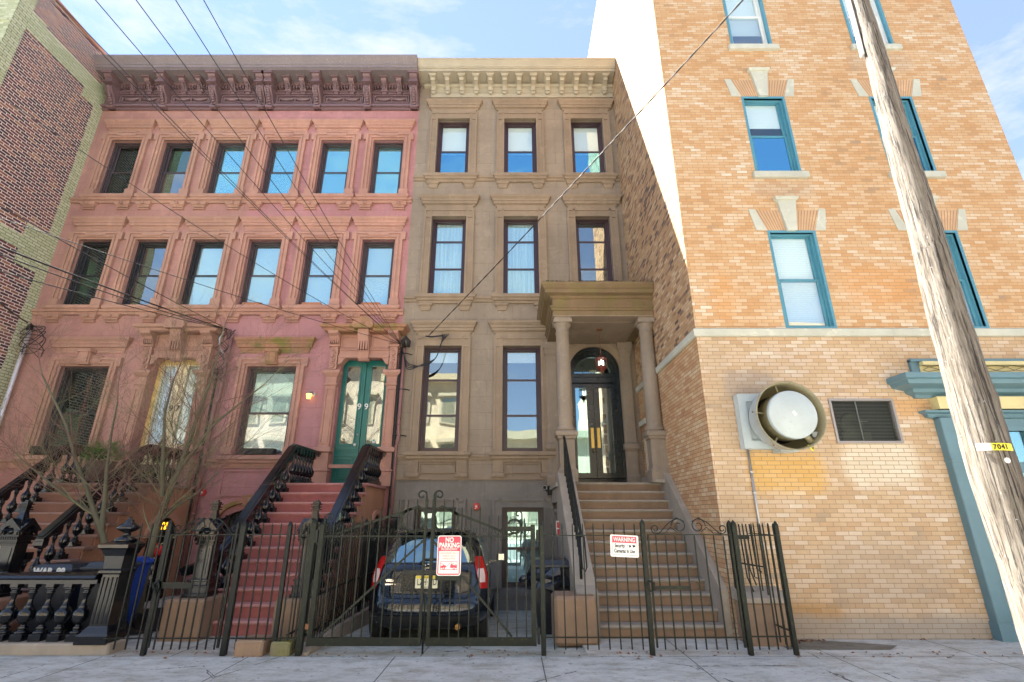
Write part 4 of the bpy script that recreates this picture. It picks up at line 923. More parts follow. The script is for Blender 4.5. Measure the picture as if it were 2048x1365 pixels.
c = MB(); c.box(1.0, 1.19, 10.36, YF, -.3, 1.9); part('stoop_side', c, m_btrimD, HB)
c = MB(); c.frame(10.55, 11.45, -.1, 1.72, .08, 0, 1); q = MB()
for p in c.v: q.v.append((.90 + .1*(p[1]), p[0], p[2]))
q.f, q.sm, q.mi = c.f, c.sm, c.mi; part('side_door_frame', q, m_btrimD, HB)
p = MB(); p.bbox(.56, 1.15, 7.42, 8.0, -.02, .57, .045); part('stoop_block', p, m_stoopBr, HB)
p = MB(); p.bbox(3.09, 3.66, 7.36, 7.73, -.02, .50, .02); p.cur = 1; p.prism([(7.34, .50), (7.34, .56), (7.5, .62), (7.745, .66), (7.745, .50)], 'x', 3.07, 3.68); part('stoop_block', p, [m_stoopBr, m_stoopB], HB)
# hand rail on the left cheek
t = thing('handrail', 'slim black iron handrail on the left cheek of the brown stoop', 'handrail', (1.02, 10, 2.3))
h = MB(); pts = [(1.02, 9.85, 3.05), (1.02, 9.75, 3.0), (1.02, 8.2, 1.62), (1.02, 7.95, 1.38), (1.02, 7.9, 1.30)]
h.tube(pts, .024, 8); h.tube([(1.02, 9.85, 3.05), (1.02, 9.85, 2.3)], .018, 6); part('rail', h, m_iron, t)
h = MB()
for k in range(12): y = 9.7-.13*k; z = 2.30-(9.85-y)*.81; h.tube([(1.02, y, z-.05), (1.02, y, 2.95-(9.75-y)*.89+.02)], .008, 5)
h.tube([(1.02, 9.8, 2.45), (1.02, 8.0, .98)], .012, 6); part('baluster_set', h, m_iron, t)
h = MB(); h.tube([(1.0, 7.92, 1.36), (1.0, 7.92, .6)], .022, 8); h.tube([(1.04, 7.88, 1.34), (1.05, 7.8, 1.3), (1.07, 7.78, .9), (1.05, 7.8, .84), (1.01, 7.82, .88), (1.0, 7.84, 1.2)], .012, 6); part('post', h, m_iron, t)
# porch lantern
t = thing('porch_lantern', 'small red and glass lantern hanging by a rod in the columned porch', 'lantern', (2.0, 10.7, zc-.03))
l = MB(); l.lathe([(.07, -.03), (.06, -.0), (0, 0)], (2.0, 10.7, zc-.03), 12); l.tube([(2.0, 10.7, zc-.05), (2.0, 10.7, 5.02)], .008, 6); part('rod', l, m_rust, t)
l = MB(); cz = 4.80; l.lathe([(.0, -.26), (.02, -.24), (.015, -.2), (.08, -.14), (.12, -.10), (.12, -.08)], (2.0, 10.7, cz), 10)
for k in range(6): a = k*math.pi/3; l.tube([(2+.12*math.cos(a), 10.7+.12*math.sin(a), cz-.1), (2+.12*math.cos(a), 10.7+.12*math.sin(a), cz+.12), (2, 10.7, cz+.22)], .007, 5)
l.lathe([(.125, .11), (.125, .125)], (2.0, 10.7, cz), 10); part('cage', l, paint('dark_red_metal', (.16, .03, .02), .4), t)
l = MB(); em = NT('candle_bulb'); em.set(Base_Color=(.9, .88, .8), Emission_Color=(1, .9, .75), Emission_Strength=.8)
for k in range(3): a = k*2.1+.4; l.lathe([(.014, 0), (.016, .09), (0, .12)], (2+.05*math.cos(a), 10.7+.05*math.sin(a), cz-.03), 8)
part('bulb', l, em.m, t)

m_mort = paint('dark_mortar', (.28, .17, .09), .9)
# ---------------------------------------------------------------- the buff brick corner building
XR0, XR1, YR, ZR = 3.05, 9.50, 7.75, 19.0
B = thing('brick_building', 'tall buff brick building with teal windows and a storefront, right of the brown house', 'building', (XR0, YR, 0))
wx = [4.985, 7.52]; holes = []
for c in wx: holes += [(c-.43, c+.43, 4.52, 6.40), (c-.43, c+.43, 7.64, 9.46), (c-.43, c+.43, 10.80, 12.68), (c-.43, c+.43, 14.0, 15.8)]
holes += [(5.0, 6.02, 2.64, 3.34)]
holes += [(6.62, 9.45, 0.02, 3.42)]
w = MB(); wall_sheet(w, XR0, XR1, 4.39, ZR, YR, [h for h in holes if h[2] > 4.4], .14); part('front_wall', w, m_yfront, B)
w = MB(); wall_sheet(w, XR0, XR1, -.4, 4.39, YR, [h for h in holes if h[2] < 4.4], .14); part('lower_front_wall', w, m_yfrontB, B)
w = MB(); w.add([(XR0,YR,4.39),(XR0,24,4.39),(XR0,24,ZR),(XR0,YR,ZR)], [(0,1,2,3)]); part('side_wall', w, m_yrough, B)
w = MB(); w.add([(XR0,YR,-.5),(XR0,24,-.5),(XR0,24,4.39),(XR0,YR,4.39)], [(0,1,2,3)]); part('lower_side_wall', w, m_yside, B)
w = MB(); w.add([(XR0,YR,ZR),(XR1,YR,ZR),(XR1,24,ZR),(XR0,24,ZR),(XR1,YR,-.4),(XR1,24,-.4)], [(0,1,2,3),(1,4,5,2),(2,5,3)]); part('roof', w, m_roof, B)
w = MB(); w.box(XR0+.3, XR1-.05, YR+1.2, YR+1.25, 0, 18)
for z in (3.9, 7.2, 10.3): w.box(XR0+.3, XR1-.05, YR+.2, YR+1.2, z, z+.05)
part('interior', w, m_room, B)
b = MB(); b.mold(XR0+.0, XR1, YR-.0, 12.0, [(.03, 4.38), (.05, 4.39), (.055, 4.50), (.03, 4.525)], True, False)
# keep only a thin band: the return along the side wall included
part('belt_course', b, m_limestone, B)
b = MB(); b.bbox(XR0-.06, XR0+.02, 11.2, 11.75, 3.55, 3.67, .004); part('stone_block', b, m_limestone, B)
def yellow_window(kind):
    def f():
        w, h = .86, 1.88 if kind != 'b' else 1.82
        fm = m_teal; gms = {'b': [m_glD, m_glW], 'a': [m_glC, m_glW], 'c': [m_glC, m_glW]}[kind]
        bl = {'b': [(.64, .96, m_blind)], 'a': [(.0, .96, m_blind)], 'c': [(.25, .96, m_blind)]}[kind]
        out = sash_window(w, h, [.50], fm if kind != 'c' else m_white, gms, blind=bl, y=.05, fw=.065); out[0][1].frame(-w/2, w/2, 0, h, .045, -.005, .06)
        if kind == 'c': out.append(('window_frame', MB().frame(-w/2, w/2, 0, h, .055, -.012, .05), m_teal))
        jb = MB(); jb.box(w/2-.012, w/2-.001, .0, .13, .0, h); out.append(('jamb_lining', jb, m_teal))
        return out
    return f
for c in wx:
    for z, kd in ((4.52, 'a'), (7.64, 'b'), (10.80, 'c'), (14.0, 'c')):
        wn_ = place_window(B, c, YR, z, ('y', kd), yellow_window(kd))
for c in wx:
    for z0, z1, has in ((7.64, 9.46, 1), (10.80, 12.68, 1), (4.52, 6.40, 0), (14.0, 15.8, 1)):
        if has: s = MB(); s.bbox(c-.50, c+.53, YR-.07, YR+.10, z0-.135, z0-.005, .008); part('window_sill', s, m_limestone, B)
        k = MB()
        k.prism([(c-.085, z1-.02), (c+.085, z1-.02), (c+.17, z1+.60), (c-.17, z1+.60)], 'y', YR-.055, YR+.12); k.mold(c-.17, c+.17, YR-.055, YR, [(.0, z1+.60), (.03, z1+.61), (.045, z1+.66), (.0, z1+.67)])
        for sx in (-1, 1): k.prism([(c+sx*.43, z1+.0), (c+sx*.62, z1+.0), (c+sx*.70, z1+.44), (c+sx*.58, z1+.44)], 'y', YR-.012, YR+.05)
        part('keystone', k, m_limestone, B)
        j = MB(); j.cur = 1
        for sx in (-1, 1): j.prism([(c+sx*.09, z1+.003), (c+sx*.435, z1+.003), (c+sx*.58, z1+.418), (c+sx*.155, z1+.418)], 'y', YR-.0015, YR+.05)
        j.cur = 0
        for sx in (-1, 1):
            for q in range(8):
                a0, a1 = .095+q*.043, .095+q*.043+.033; s0, s1 = a0*1.33+.03, a1*1.33+.03
                j.prism([(c+sx*a0, z1), (c+sx*a1, z1), (c+sx*s1, z1+.42), (c+sx*s0, z1+.42)], 'y', YR-.004, YR+.05)
        part('jack_arch', j, [m_yj if 'm_yj' in globals() else globals().setdefault('m_yj', stone('jack_arch_brick', (.60, .38, .22), dirt=.2)), m_mort], B)
# louvred grille
g = MB(); g.frame(5.0, 6.02, 2.64, 3.34, .035, YR-.02, YR+.06); G_ = part('louvre', g, paint('grille_frame', (.33, .3, .29), .6), B)
g = MB()
for k in range(30): g.prism([(YR+.02, 2.68+.022*k), (YR+.05, 2.69+.022*k), (YR+.05, 2.692+.022*k), (YR+.02, 2.683+.022*k)], 'x', 5.03, 5.99)
g.box(5.42, 5.43, YR+.0, YR+.02, 2.68, 3.31); g.box(5.44, 5.55, YR+.0, YR+.012, 2.98, 2.985); part('slats', g, paint('slat_grey', (.16, .18, .16), .5), G_)
g = MB(); g.box(5.03, 5.99, YR+.08, YR+.09, 2.68, 3.30); part('backing', g, m_blk, G_)
g = MB(); g.lathe([(.0, 0), (.16, 0), (.2, .02)], (5.35, YR+.065, 2.95), 18, 'y'); g.box(5.15, 5.6, YR+.06, YR+.075, 2.68, 2.82); part('duct', g, paint('dark_duct', (.06, .065, .05), .7), G_)  # plain dark colour for the duct behind the slats
# storefront
sf = MB(); m_sfb = paint('storefront_blue', (.12, .225, .27), .4, bumps=.1); m_sfy = paint('storefront_cream', (.70, .60, .30), .5); m_sfg = paint('storefront_teal', (.10, .28, .27), .45)
sf.mold(6.42, 9.6, YR, YR+.01, [(.0, 3.34), (.06, 3.34), (.08, 3.38), (.16, 3.41), (.18, 3.46), (.36, 3.50), (.38, 3.56), (.42, 3.58), (.42, 3.66), (.0, 3.72)], True, False)
sf.mold(6.52, 9.6, YR, YR+.01, [(.0, 3.02), (.06, 3.03), (.08, 3.08), (.14, 3.10), (.15, 3.13), (.0, 3.15)], True, False)
SF = part('shop_cornice', sf, m_sfb, B)
s = MB(); s.box(6.60, 9.5, YR-.16, YR, 3.15, 3.34); part('fascia', s, m_sfy, SF)
s = MB(); s.box(6.55, 9.5, YR-.06, YR, 3.72, 3.92); s.box(6.55, 9.5, YR-.14, YR, 3.86, 3.92); s.cur = 1; s.box(6.42, 6.55, YR-.05, YR, 3.66, 3.96); s.box(6.42, 9.5, YR-.08, YR, 3.93, 3.98); part('sign_box', s, [m_sfy, m_sfb], SF)
s = MB(); random.seed(5)
for q in range(3):
    pts = []; x = 6.56
    while x < 9.3: pts.append((x, YR-.10, 3.80+.05*math.sin(x*7+q*2)+.02*random.random())); x += .09
    s.tube(pts, .004, 4)
part('loose_wire', s, m_cable, SF)
s = MB(); s.box(6.60, 9.5, YR-.02, YR+.1, 2.88, 3.02); s.bbox(6.58, 6.78, YR-.13, YR+.05, 0.0, 3.02, .01); s.box(6.57, 6.79, YR-.15, YR, 2.36, 2.39); s.box(6.56, 6.80, YR-.15, YR, 0, .22)
s.box(6.78, 6.98, YR-.06, YR+.08, 0.0, 2.9); s.box(6.98, 9.5, YR-.03, YR+.08, 2.20, 2.36); s.box(6.98, 9.5, YR-.03, YR+.08, 0, .50); s.box(7.95, 8.05, YR-.03, YR+.08, .5, 2.9); s.box(6.95, 9.5, YR-.05, YR-.03, .46, .50); s.box(6.98, 9.5, YR-.04, YR-.0, 2.83, 2.9)
part('shop_frame', s, m_sfb, SF)
s = MB(); s.box(7.02, 9.45, YR+.03, YR+.036, .5, 2.2); s.box(7.02, 9.45, YR+.03, YR+.036, 2.36, 2.86); part('pane', s, m_glB, SF)
s = MB(); s.frame(7.08, 7.9, .10, .42, .02, YR-.045, YR-.028); s.box(7.1, 7.88, YR-.036, YR-.03, .12, .40); part('stall_panel', s, m_sfy, SF)
s = MB(); s.box(7.15, 7.9, YR+.25, YR+.26, .55, 1.9); part('window_blind', s, m_white, SF)

# ---------------------------------------------------------------- the dark brick building on the left
LB = thing('brick_building', 'dark purple brick building with cream painted quoins on the far left', 'building', (-12.25, 8.9, 0))
w = MB(); w.add([(-12.25,8.9,-.5),(-12.25,24,-.5),(-12.25,24,14.62),(-12.25,8.9,14.62)], [(0,1,2,3)]); part('side_wall', w, m_lside, LB)
w = MB(); w.add([(-30,8.9,-.5),(-12.25,8.9,-.5),(-12.25,8.9,14.62),(-30,8.9,14.62)], [(0,1,2,3)]); part('front_wall', w, m_lfront, LB)
w = MB(); w.add([(-30,8.9,14.62),(-12.25,8.9,14.62),(-12.25,24,14.62),(-30,24,14.62)], [(0,1,2,3)]); part('roof', w, m_roof, LB)
w = MB(); w.box(-12.35, -12.20, 8.85, 24, 14.62, 14.70); part('coping', w, paint('coping_copper', (.42, .22, .15), .7), LB)
w = MB(); w.box(-12.9, -12.3, 8.86, 8.9, 13.0, 13.06); part('ledge', w, m_lfront, LB)

# ---------------------------------------------------------------- houses across the street (seen only in the glass)
def opp(x0, x1, h, c, lb, wc):
    T = thing('townhouse', lb, 'house', ((x0+x1)/2, -11.5, 0)); m = MB(); m.box(x0, x1, -24, -11.5, -.4, h); m.mold(x0, x1, -24, -11.5, [(0, h-.5), (0, h)], False, False) if False else None
    part('wall', m, stone('opposite_wall', c, dirt=.2), T); k = MB(); k.box(x0, x1, -11.5, -11.05, h-.5, h+.05); part('cornice', k, paint('opposite_cornice', wc, .6), T)
    n = max(2, int((x1-x0)/1.9)); z = 1.2
    while z+2.2 < h-.6:
        for i in range(n):
            cx = x0+(x1-x0)*(i+.5)/n; q = MB(); q.box(cx-.62, cx+.62, -11.5, -11.42, z-.1, z+2.0); q.cur = 1; q.box(cx-.45, cx+.45, -11.43, -11.41, z, z+1.85); q.cur = 0; q.box(cx-.75, cx+.75, -11.5, -11.25, z+2.0, z+2.2); part('window', q, [paint('opp_trim', (.5, .42, .3), .7) if 'ot' not in MESHC else MESHC['ot'], m_glT], T)
        z += 3.3
opp(-24, -9.5, 12.5, (.62, .50, .38), 'tan stone townhouse across the street, taller one, seen in the windows', (.4, .3, .2))
opp(-9.5, -1.5, 11.3, (.68, .55, .38), 'ochre townhouse across the street, reflected in the tall parlor windows', (.5, .4, .25))
opp(-1.5, 6.5, 7.2, (.66, .58, .42), 'low ochre townhouse across the street, reflected in the middle window', (.45, .42, .3))
opp(6.5, 24, 12.0, (.70, .55, .38), 'wide sandy townhouse across the street, behind the utility pole', (.5, .35, .2))
# ---------------------------------------------------------------- iron fences and gates along the pavement
FY = 6.93
def picket_mesh(z0, z1, r=.0105, mat=None, tip=True):
    m = MB(); m.lathe([(r, z0), (r, z1-.03), (r*.3, z1)] if tip else [(r, z0), (r, z1)], n=4, smooth=False, a0=math.pi/4); return m.mesh('picket', mat or m_iron)
PK = picket_mesh(.06, 1.50); PKG = picket_mesh(.06, 1.50, mat=m_irong); PKT = picket_mesh(.06, 1.36)
PKTG = picket_mesh(.06, 1.36, mat=m_irong)
def row(parent, pk, p0, p1, n, ends=False):
    L = parent.location
    for k in range(n):
        t = (k+.5)/n if not ends else k/(n-1); link('picket', pk, parent, (p0[0]+(p1[0]-p0[0])*t-L[0], p0[1]+(p1[1]-p0[1])*t-L[1], 0))
def rails(parent, p0, p1, zs, mat=None, r=.010):
    for z in zs: m = MB(); m.strap([(p0[0], p0[1], z), (p1[0], p1[1], z)], (0, 0, 1), .028, .012); part('rail', m, mat or m_iron, parent)
def post(parent, x, y, h, w=.028, mat=None, z0=0):
    m = MB(); m.bbox(x-w, x+w, y-w, y+w, z0, h-.02, .006); m.lathe([(w*1.3, h-.02), (w*.9, h), (.004, h+.03)], (x, y, 0), 4, smooth=False, a0=math.pi/4); part('post', m, mat or m_iron, parent)
def spiral(cx, cz, r0, r1, a0, turns, y=FY, n=26):
    return [(cx+(r0+(r1-r0)*k/n)*math.cos(a0+2*math.pi*turns*k/n), y, cz+(r0+(r1-r0)*k/n)*math.sin(a0+2*math.pi*turns*k/n)) for k in range(n+1)]
def scroll_crest(parent, x0, x1, z, mat):
    m = MB(); c = (x0+x1)/2; w = (x1-x0)/2
    for s in (-1, 1):
        m.tube(spiral(c+s*w*.24, z+.105, .10, .03, (math.pi if s < 0 else 0), -s*-1.35), .007, 5)
        m.tube([(c+s*w*.10, FY, z+.16), (c+s*w*.28, FY, z+.205), (c+s*w*.50, FY, z+.14), (c+s*w*.72, FY, z+.03), (c+s*w*.80, FY, z+.005)], .007, 5)
        m.tube(spiral(c+s*w*.84, z+.07, .055, .02, -math.pi/2, s*1.2), .007, 5)
        m.tube([(c+s*w*.84, FY, z+.015), (c+s*w*.6, FY, z+.02), (c+s*w*.45, FY, z+.09), (c+s*w*.3, FY, z+.03)], .006, 5)
    part('scroll_crest', m, mat, parent)
# left fence panel and gate, right of the stone pier
t = thing('iron_fence', 'short black iron fence panel between the cast iron pier and the yard gate', 'fence', (-4.65, FY, 0))
row(t, PK, (-4.90, FY), (-4.48, FY), 3); rails(t, (-4.98, FY), (-4.44, FY), (1.34, .18)); post(t, -4.46, FY, 1.52)
t = thing('yard_gate', 'low black iron yard gate with scroll crest in front of the red steps', 'gate', (-4.0, FY, 0))
row(t, PKT, (-4.40, FY), (-3.56, FY), 8); rails(t, (-4.42, FY), (-3.54, FY), (1.36, .18)); scroll_crest(t, -4.42, -3.54, 1.36, m_iron)
m = MB(); m.box(-4.44, -4.02, FY-.012, FY+.012, .73, .80); m.tube([(-4.44, FY-.03, .82), (-4.5, FY-.04, .78), (-4.47, FY-.04, .72), (-4.41, FY-.04, .74), (-4.44, FY-.03, .82)], .012, 6); m.tube([(-4.5, FY-.05, .8), (-4.4, FY-.06, .66), (-4.44, FY-.04, .76)], .01, 6); part('latch', m, m_rust if False else m_iron, t)
m = MB(); m.box(-3.585, -3.56, FY-.015, FY+.015, .08, 1.5); m.box(-4.43, -4.405, FY-.012, FY+.012, .08, 1.36); part('stile', m, m_iron, t)
t = thing('iron_fence', 'black iron fence panel with thick posts between the yard gate and driveway gate', 'fence', (-3.1, FY, 0))
post(t, -3.49, FY, 1.50, .034); post(t, -2.90, FY+.02, 1.50, .026); row(t, PK, (-3.42, FY), (-2.95, FY), 4); row(t, PK, (-2.87, FY), (-2.60, FY), 3); rails(t, (-3.49, FY), (-2.58, FY), (1.36, .18)); post(t, -2.58, FY, 1.53, .036, m_irong)
for x, w, lb, mt, d in ((-3.17, .17, 'squared brown stone block at the foot of the fence by the red steps', m_stoopBr, 0), (-2.80, .12, 'mossy green stone block beside the driveway gate post', stone('mossy_kerbstone', (.22, .2, .12), moss=1.0), .02)):
    m = MB(); m.bbox(x-w, x+w, 6.86+d, 7.2, -.03, .17-d, .02); solo('kerb_stone', m, mt, lb, 'stone block', (x, 7.0, 0))
# side fence along the driveway
t = thing('iron_fence', 'black iron side fence running back along the left of the driveway', 'fence', (-2.55, 9.2, 0))
row(t, PK, (-2.55, 7.05), (-2.55, 11.65), 44); rails(t, (-2.55, 6.95), (-2.55, 11.75), (1.36, .62, .2)); post(t, -2.55, 9.3, 1.52, .022); post(t, -2.55, 11.72, 1.5, .022)
# second row of pickets against the red stoop
t = thing('iron_fence', 'black iron fence running back beside the red stoop, close behind the gate post', 'fence', (-2.78, 8.2, 0))
row(t, PK, (-2.78, 7.1), (-2.78, 9.4), 20); rails(t, (-2.78, 7.0), (-2.78, 9.5), (1.32, .2))
# double driveway gate
t = thing('driveway_gate', 'double iron driveway gate with arched top and scrolls, in front of the car', 'gate', (-1.08, FY, 0))
def zarch(x):
    u = min(abs(x-(-1.08))/1.05, 1); return 1.40+.32*(1-u)**1.1
L, Rr, M_ = -2.50, .30, -1.08
for k in range(24):
    x = -2.44+k*.1190
    if abs(x-M_) < .03 or x > .28: continue
    h = 1.46 + (.36*(1-abs(x-M_)/1.4))*(1.15 if abs(x-M_) < .7 else 1.05); pk = MESHC.setdefault(('gp', round(h, 1)), picket_mesh(.14, round(h, 1), .0105, m_irong)); link('picket', pk, t, (x-M_, 0, 0))
for nm, a, b in (('gate_leaf', L, M_-.03), ('gate_leaf', M_+.03, Rr)):
    m = MB(); m.box(a, b, FY-.018, FY+.018, .10, .19); m.box(a, a+.035, FY-.018, FY+.018, .19, 1.80 if a > -1.5 else 1.46); m.box(b-.035, b, FY-.018, FY+.018, .19, 1.80 if b < -.8 else 1.46); m.box(a, b, FY-.012, FY+.012, 1.335, 1.35)
    if a > -1.5: m.box(b-.06, b+.0, FY-.02, FY+.02, .1, 1.48); m.box(b-.38, b-.06, FY-.016, FY+.016, 1.40, 1.46)
    else: m.box(a, a+.06, FY-.02, FY+.02, .1, 1.48)
    s = 1 if a > -1.5 else -1; inner = M_+s*.05; outer = b-.35 if s > 0 else a+.2
    m.strap([(inner+s*.0, FY-.022, 1.30), (outer+s*.05, FY-.022, .20)], (0, 1, 0), .026, .008)   # diagonal brace
    # arched strap rising into a ring beside the meeting stiles
    pts = [(outer, FY+.02, 1.36)] + [(outer+(inner-outer)*u, FY+.02, 1.36+.36*u**.9) for u in (.2, .4, .6, .72)]
    cx = M_+s*.21; cz = 1.555; rr = .165
    pts += [(cx+s*rr*math.cos(a_), FY+.02, cz+rr*math.sin(a_)) for a_ in [math.pi*(.62+.16*q) for q in range(10)]]
    pts += [(cx+s*(rr-.01-.012*q)*math.cos(math.pi*(2.1+.16*q)), FY+.02, cz+(rr-.01-.012*q)*math.sin(math.pi*(2.1+.16*q))) for q in range(3)]
    m.strap(pts, (0, 1, 0), .032, .008)
    m.tube([(inner, FY, 1.78), (inner, FY, 1.84)] + [(x, y, z) for x, y, z in spiral(inner+s*.065, 1.85, .065, .022, math.pi if s > 0 else 0, -s*.95)], .011, 6)
    if s > 0:
        m.strap([(outer, FY+.02, 1.36), (outer+.06, FY+.02, 1.37)] + [(.03+.085*math.cos(q), FY+.02, 1.46+.085*math.sin(q)) for q in [-2.2+.5*i for i in range(11)]], (0, 1, 0), .03, .008)
        m.tube([(.13, FY, 1.36), (.13, FY, 1.60)] + spiral(.085, 1.61, .045, .018, 0, .8), .009, 6)
    else: m.tube([(L+.05, FY, 1.36), (L+.05, FY, 1.56)] + spiral(L+.11, 1.57, .06, .02, math.pi, -.9), .009, 6)
    part(nm, m, m_irong, t)
m = MB()
for k in range(23):                                          # pairs of little c-scrolls on the cross rail
    x = -2.44+k*.119
    for s in (-1, 1):
        m.tube([(x+s*.008, FY-.012, 1.36), (x+s*.03, FY-.012, 1.375), (x+s*.045, FY-.012, 1.41), (x+s*.035, FY-.012, 1.44)], .005, 4)
        m.tube([(x+s*.012, FY-.012, 1.33), (x+s*.05, FY-.012, 1.325), (x+s*.052, FY-.012, 1.295), (x+s*.03, FY-.012, 1.29), (x+s*.03, FY-.012, 1.305)], .0045, 4)
part('scrollwork', m, m_irong, t)
m = MB(); m.tube([(M_, FY-.03, .02), (M_, FY-.03, .66), (M_-.015, FY-.04, .68)], .012, 6); m.box(M_-.04, M_+.04, FY-.035, FY-.015, 1.62, 1.67); m.box(M_-.30, M_+.12, FY-.025, FY-.015, .90, .94); part('drop_bolt', m, m_iron, t)
m = MB(); m.box(Rr+.01, Rr+.045, FY-.03, FY+.03, 1.28, 1.42); m.box(Rr+.01, Rr+.045, FY-.03, FY+.03, .12, .30); m.box(L-.05, L-.01, FY-.03, FY+.03, 1.26, 1.42); m.cur = 1; m.box(L-.03, L+.01, FY-.03, FY+.03, .28, .34); part('hinge', m, [m_iron, m_rust], t)
# fence panel with the warning sign
t = thing('iron_fence', 'mossy iron fence panel carrying the warning sign at the foot of the brown stoop', 'fence', (1.05, FY, 0))
post(t, .385, FY, 1.50, .03, m_irong); row(t, PKG, (.45, FY), (1.66, FY), 9); rails(t, (.40, FY), (1.70, FY), (1.35, .19), m_irong); post(t, 1.70, FY, 1.52, .03, m_irong)
t = thing('stoop_gate', 'mossy iron gate with scroll crest at the foot of the brown stoop', 'gate', (2.3, FY, 0))
row(t, PKTG, (1.80, FY), (2.80, FY), 8); rails(t, (1.76, FY), (2.84, FY), (1.36, .19), m_irong); scroll_crest(t, 1.78, 2.82, 1.36, m_iron)
m = MB(); m.box(1.755, 1.775, FY-.012, FY+.012, .08, 1.36); m.box(2.82, 2.845, FY-.012, FY+.012, .08, 1.36); m.box(1.80, 2.22, FY-.03, FY-.015, .72, .76); m.tube([(1.72, FY-.04, .82), (1.69, FY-.04, .76), (1.72, FY-.04, .70), (1.78, FY-.04, .72), (1.78, FY-.04, .80), (1.72, FY-.04, .82)], .013, 6); part('latch', m, m_irong, t)
t = thing('iron_fence', 'mossy iron fence that turns the corner against the buff brick wall', 'fence', (3.15, FY, 0))
post(t, 2.89, FY, 1.51, .03, m_irong); row(t, PKG, (2.95, FY), (3.40, FY), 4); rails(t, (2.89, FY), (3.44, FY), (1.35, .2), m_irong); post(t, 3.44, FY, 1.50, .026, m_irong)
row(t, PKG, (3.46, FY+.05), (3.42, YR-.15), 5); rails(t, (3.44, FY), (3.44, YR-.02), (1.35, .25), m_irong); post(t, 3.12, YR-.12, 1.50, .03, m_irong, .6)
m = MB(); m.box(2.9, 3.12, FY+.1, FY+.13, 1.30, 1.34)
for k in range(4): m.tube([(3.20+k*.05, YR-.25, 1.48), (3.22+k*.05, YR-.25, .8+.1*(k % 2)), (3.27+k*.05, YR-.27, .62+.08*k)], .010, 5)
m.tube([(3.12, YR-.25, .98), (3.45, YR-.28, .93)], .012, 5); part('loose_pickets', m, m_iron, t)

# ---------------------------------------------------------------- cast iron balustrade, far left
t = thing('balustrade', 'low black cast iron balustrade with fat urn balusters on a stone base', 'balustrade', (-7.0, 7.1, 0))
m = MB(); m.prism([(6.98, .82), (6.96, .84), (6.98, .87), (7.03, .895), (7.12, .90), (7.2, .895), (7.25, .87), (7.27, .84), (7.25, .82)], 'x', -9.5, -5.30); m.box(-9.5, -5.30, 7.02, 7.2, .77, .82); part('handrail', m, m_black, t)
BM2 = bal_mesh(1.0, 1.0, 16)
for k in range(15):
    x = -5.46-.23*k; b = link('baluster', BM2, t, (x+7.0, 0, .20))
    p = MB(); p.bbox(-.075, .075, -.075, .075, -.08, .0, .006); p.bbox(-.05, .05, -.05, .05, .52, .58, .006); link('pedestal', p.mesh('pedestal', m_black), b)
m = MB(); m.bbox(-9.5, -4.90, 6.94, 7.28, -.02, .12, .02); part('stone_base', m, m_stoopB, t)
m = MB(); m.mold(-5.25, -5.02, 7.0, 7.24, [(.08, .11), (.08, .20), (.05, .23), (.02, .28), (.0, .30), (-.01, .88), (.03, .90), (.03, .93), (.0, .95), (.01, 1.10), (.05, 1.18), (.08, 1.20), (.08, 1.24), (.0, 1.27), (-.04, 1.30)])
for k in range(4): m.box(-5.235+k*.055, -5.21+k*.055, 6.995, 7.02, .32, .85)
PI = part('pier', m, m_black, t)
m = MB(); m.lathe([(.13, 1.27), (.13, 1.30), (.05, 1.34), (.04, 1.38), (.11, 1.41), (.14, 1.44), (.10, 1.48), (.05, 1.51), (.05, 1.53), (.015, 1.55), (.02, 1.57), (0, 1.58)], (-5.135, 7.12, 0), 12); part('finial', m, m_black, PI)

# ---------------------------------------------------------------- signs
def rrect(w, h, r, n=5):
    P = []
    for cx, cz, a in ((w/2-r, h/2-r, 0), (-w/2+r, h/2-r, 1), (-w/2+r, -h/2+r, 2), (w/2-r, -h/2+r, 3)):
        P += [(cx+r*math.cos((a+k/n)*math.pi/2), cz+r*math.sin((a+k/n)*math.pi/2)) for k in range(n+1)]
    return P
SX, SZ = -.80, 1.115
t = thing('parking_sign', 'red and white no parking in driveway sign hung on the driveway gate', 'sign', (SX, FY-.05, SZ))
def at(mb, x, z, y=-.05): q = MB(); q.merge(mb, (SX+x, FY+y, SZ+z)); return q
m = MB(); m.prism(rrect(.305, .47, .03), 'y', -.0015, .0015); part('plate', at(m, 0, 0), m_white, t)
m = MB(); m.prism(rrect(.285, .45, .025), 'y', -.0005, .0005); part('red_border', at(m, 0, 0, -.0525), m_redsign, t)
m = MB(); m.prism([(-.128, -.21), (.128, -.21), (.128, .05), (-.128, .05)], 'y', -.0005, .0005); part('white_field', at(m, 0, 0, -.054), m_white, t)
m = MB()
for tx_, sz, z, sx_ in (('NO', .080, .158, .85), ('PARKING', .078, .095, .80), ('IN DRIVEWAY', .042, .060, .78)): m.merge(text_mb(tx_, sz, .0008, .0022 if sz > .05 else .0004, sx_), (0, 0, z))
part('white_lettering', at(m, 0, 0, -.0555), m_white, t)
m = MB()
for tx_, z in (('UNAUTHORIZED VEHICLE', .016), ('TOWED AT VEHICLE', -.016), ("OWNER'S EXPENSE", -.048)): m.merge(text_mb(tx_, .031, .0008, .0002, .62), (0, 0, z))
part('small_lettering', at(m, 0, 0, -.0555), m_redlight, t)
m = MB()
for a, b in (((-.108, -.075), (.108, -.069)), ((-.108, -.168), (.108, -.162)), ((-.108, -.168), (-.102, -.069)), ((.102, -.168), (.108, -.069))): m.box(a[0], b[0], -.001, .001, a[1], b[1])
m.prism([(-.10, -.145), (-.045, -.145), (-.03, -.130), (-.035, -.118), (-.06, -.112), (-.10, -.122)], 'y', -.001, .001); m.strap([(-.10, 0, -.095), (-.085, 0, -.095), (-.06, 0, -.112)], (0, 1, 0), .006, .002)
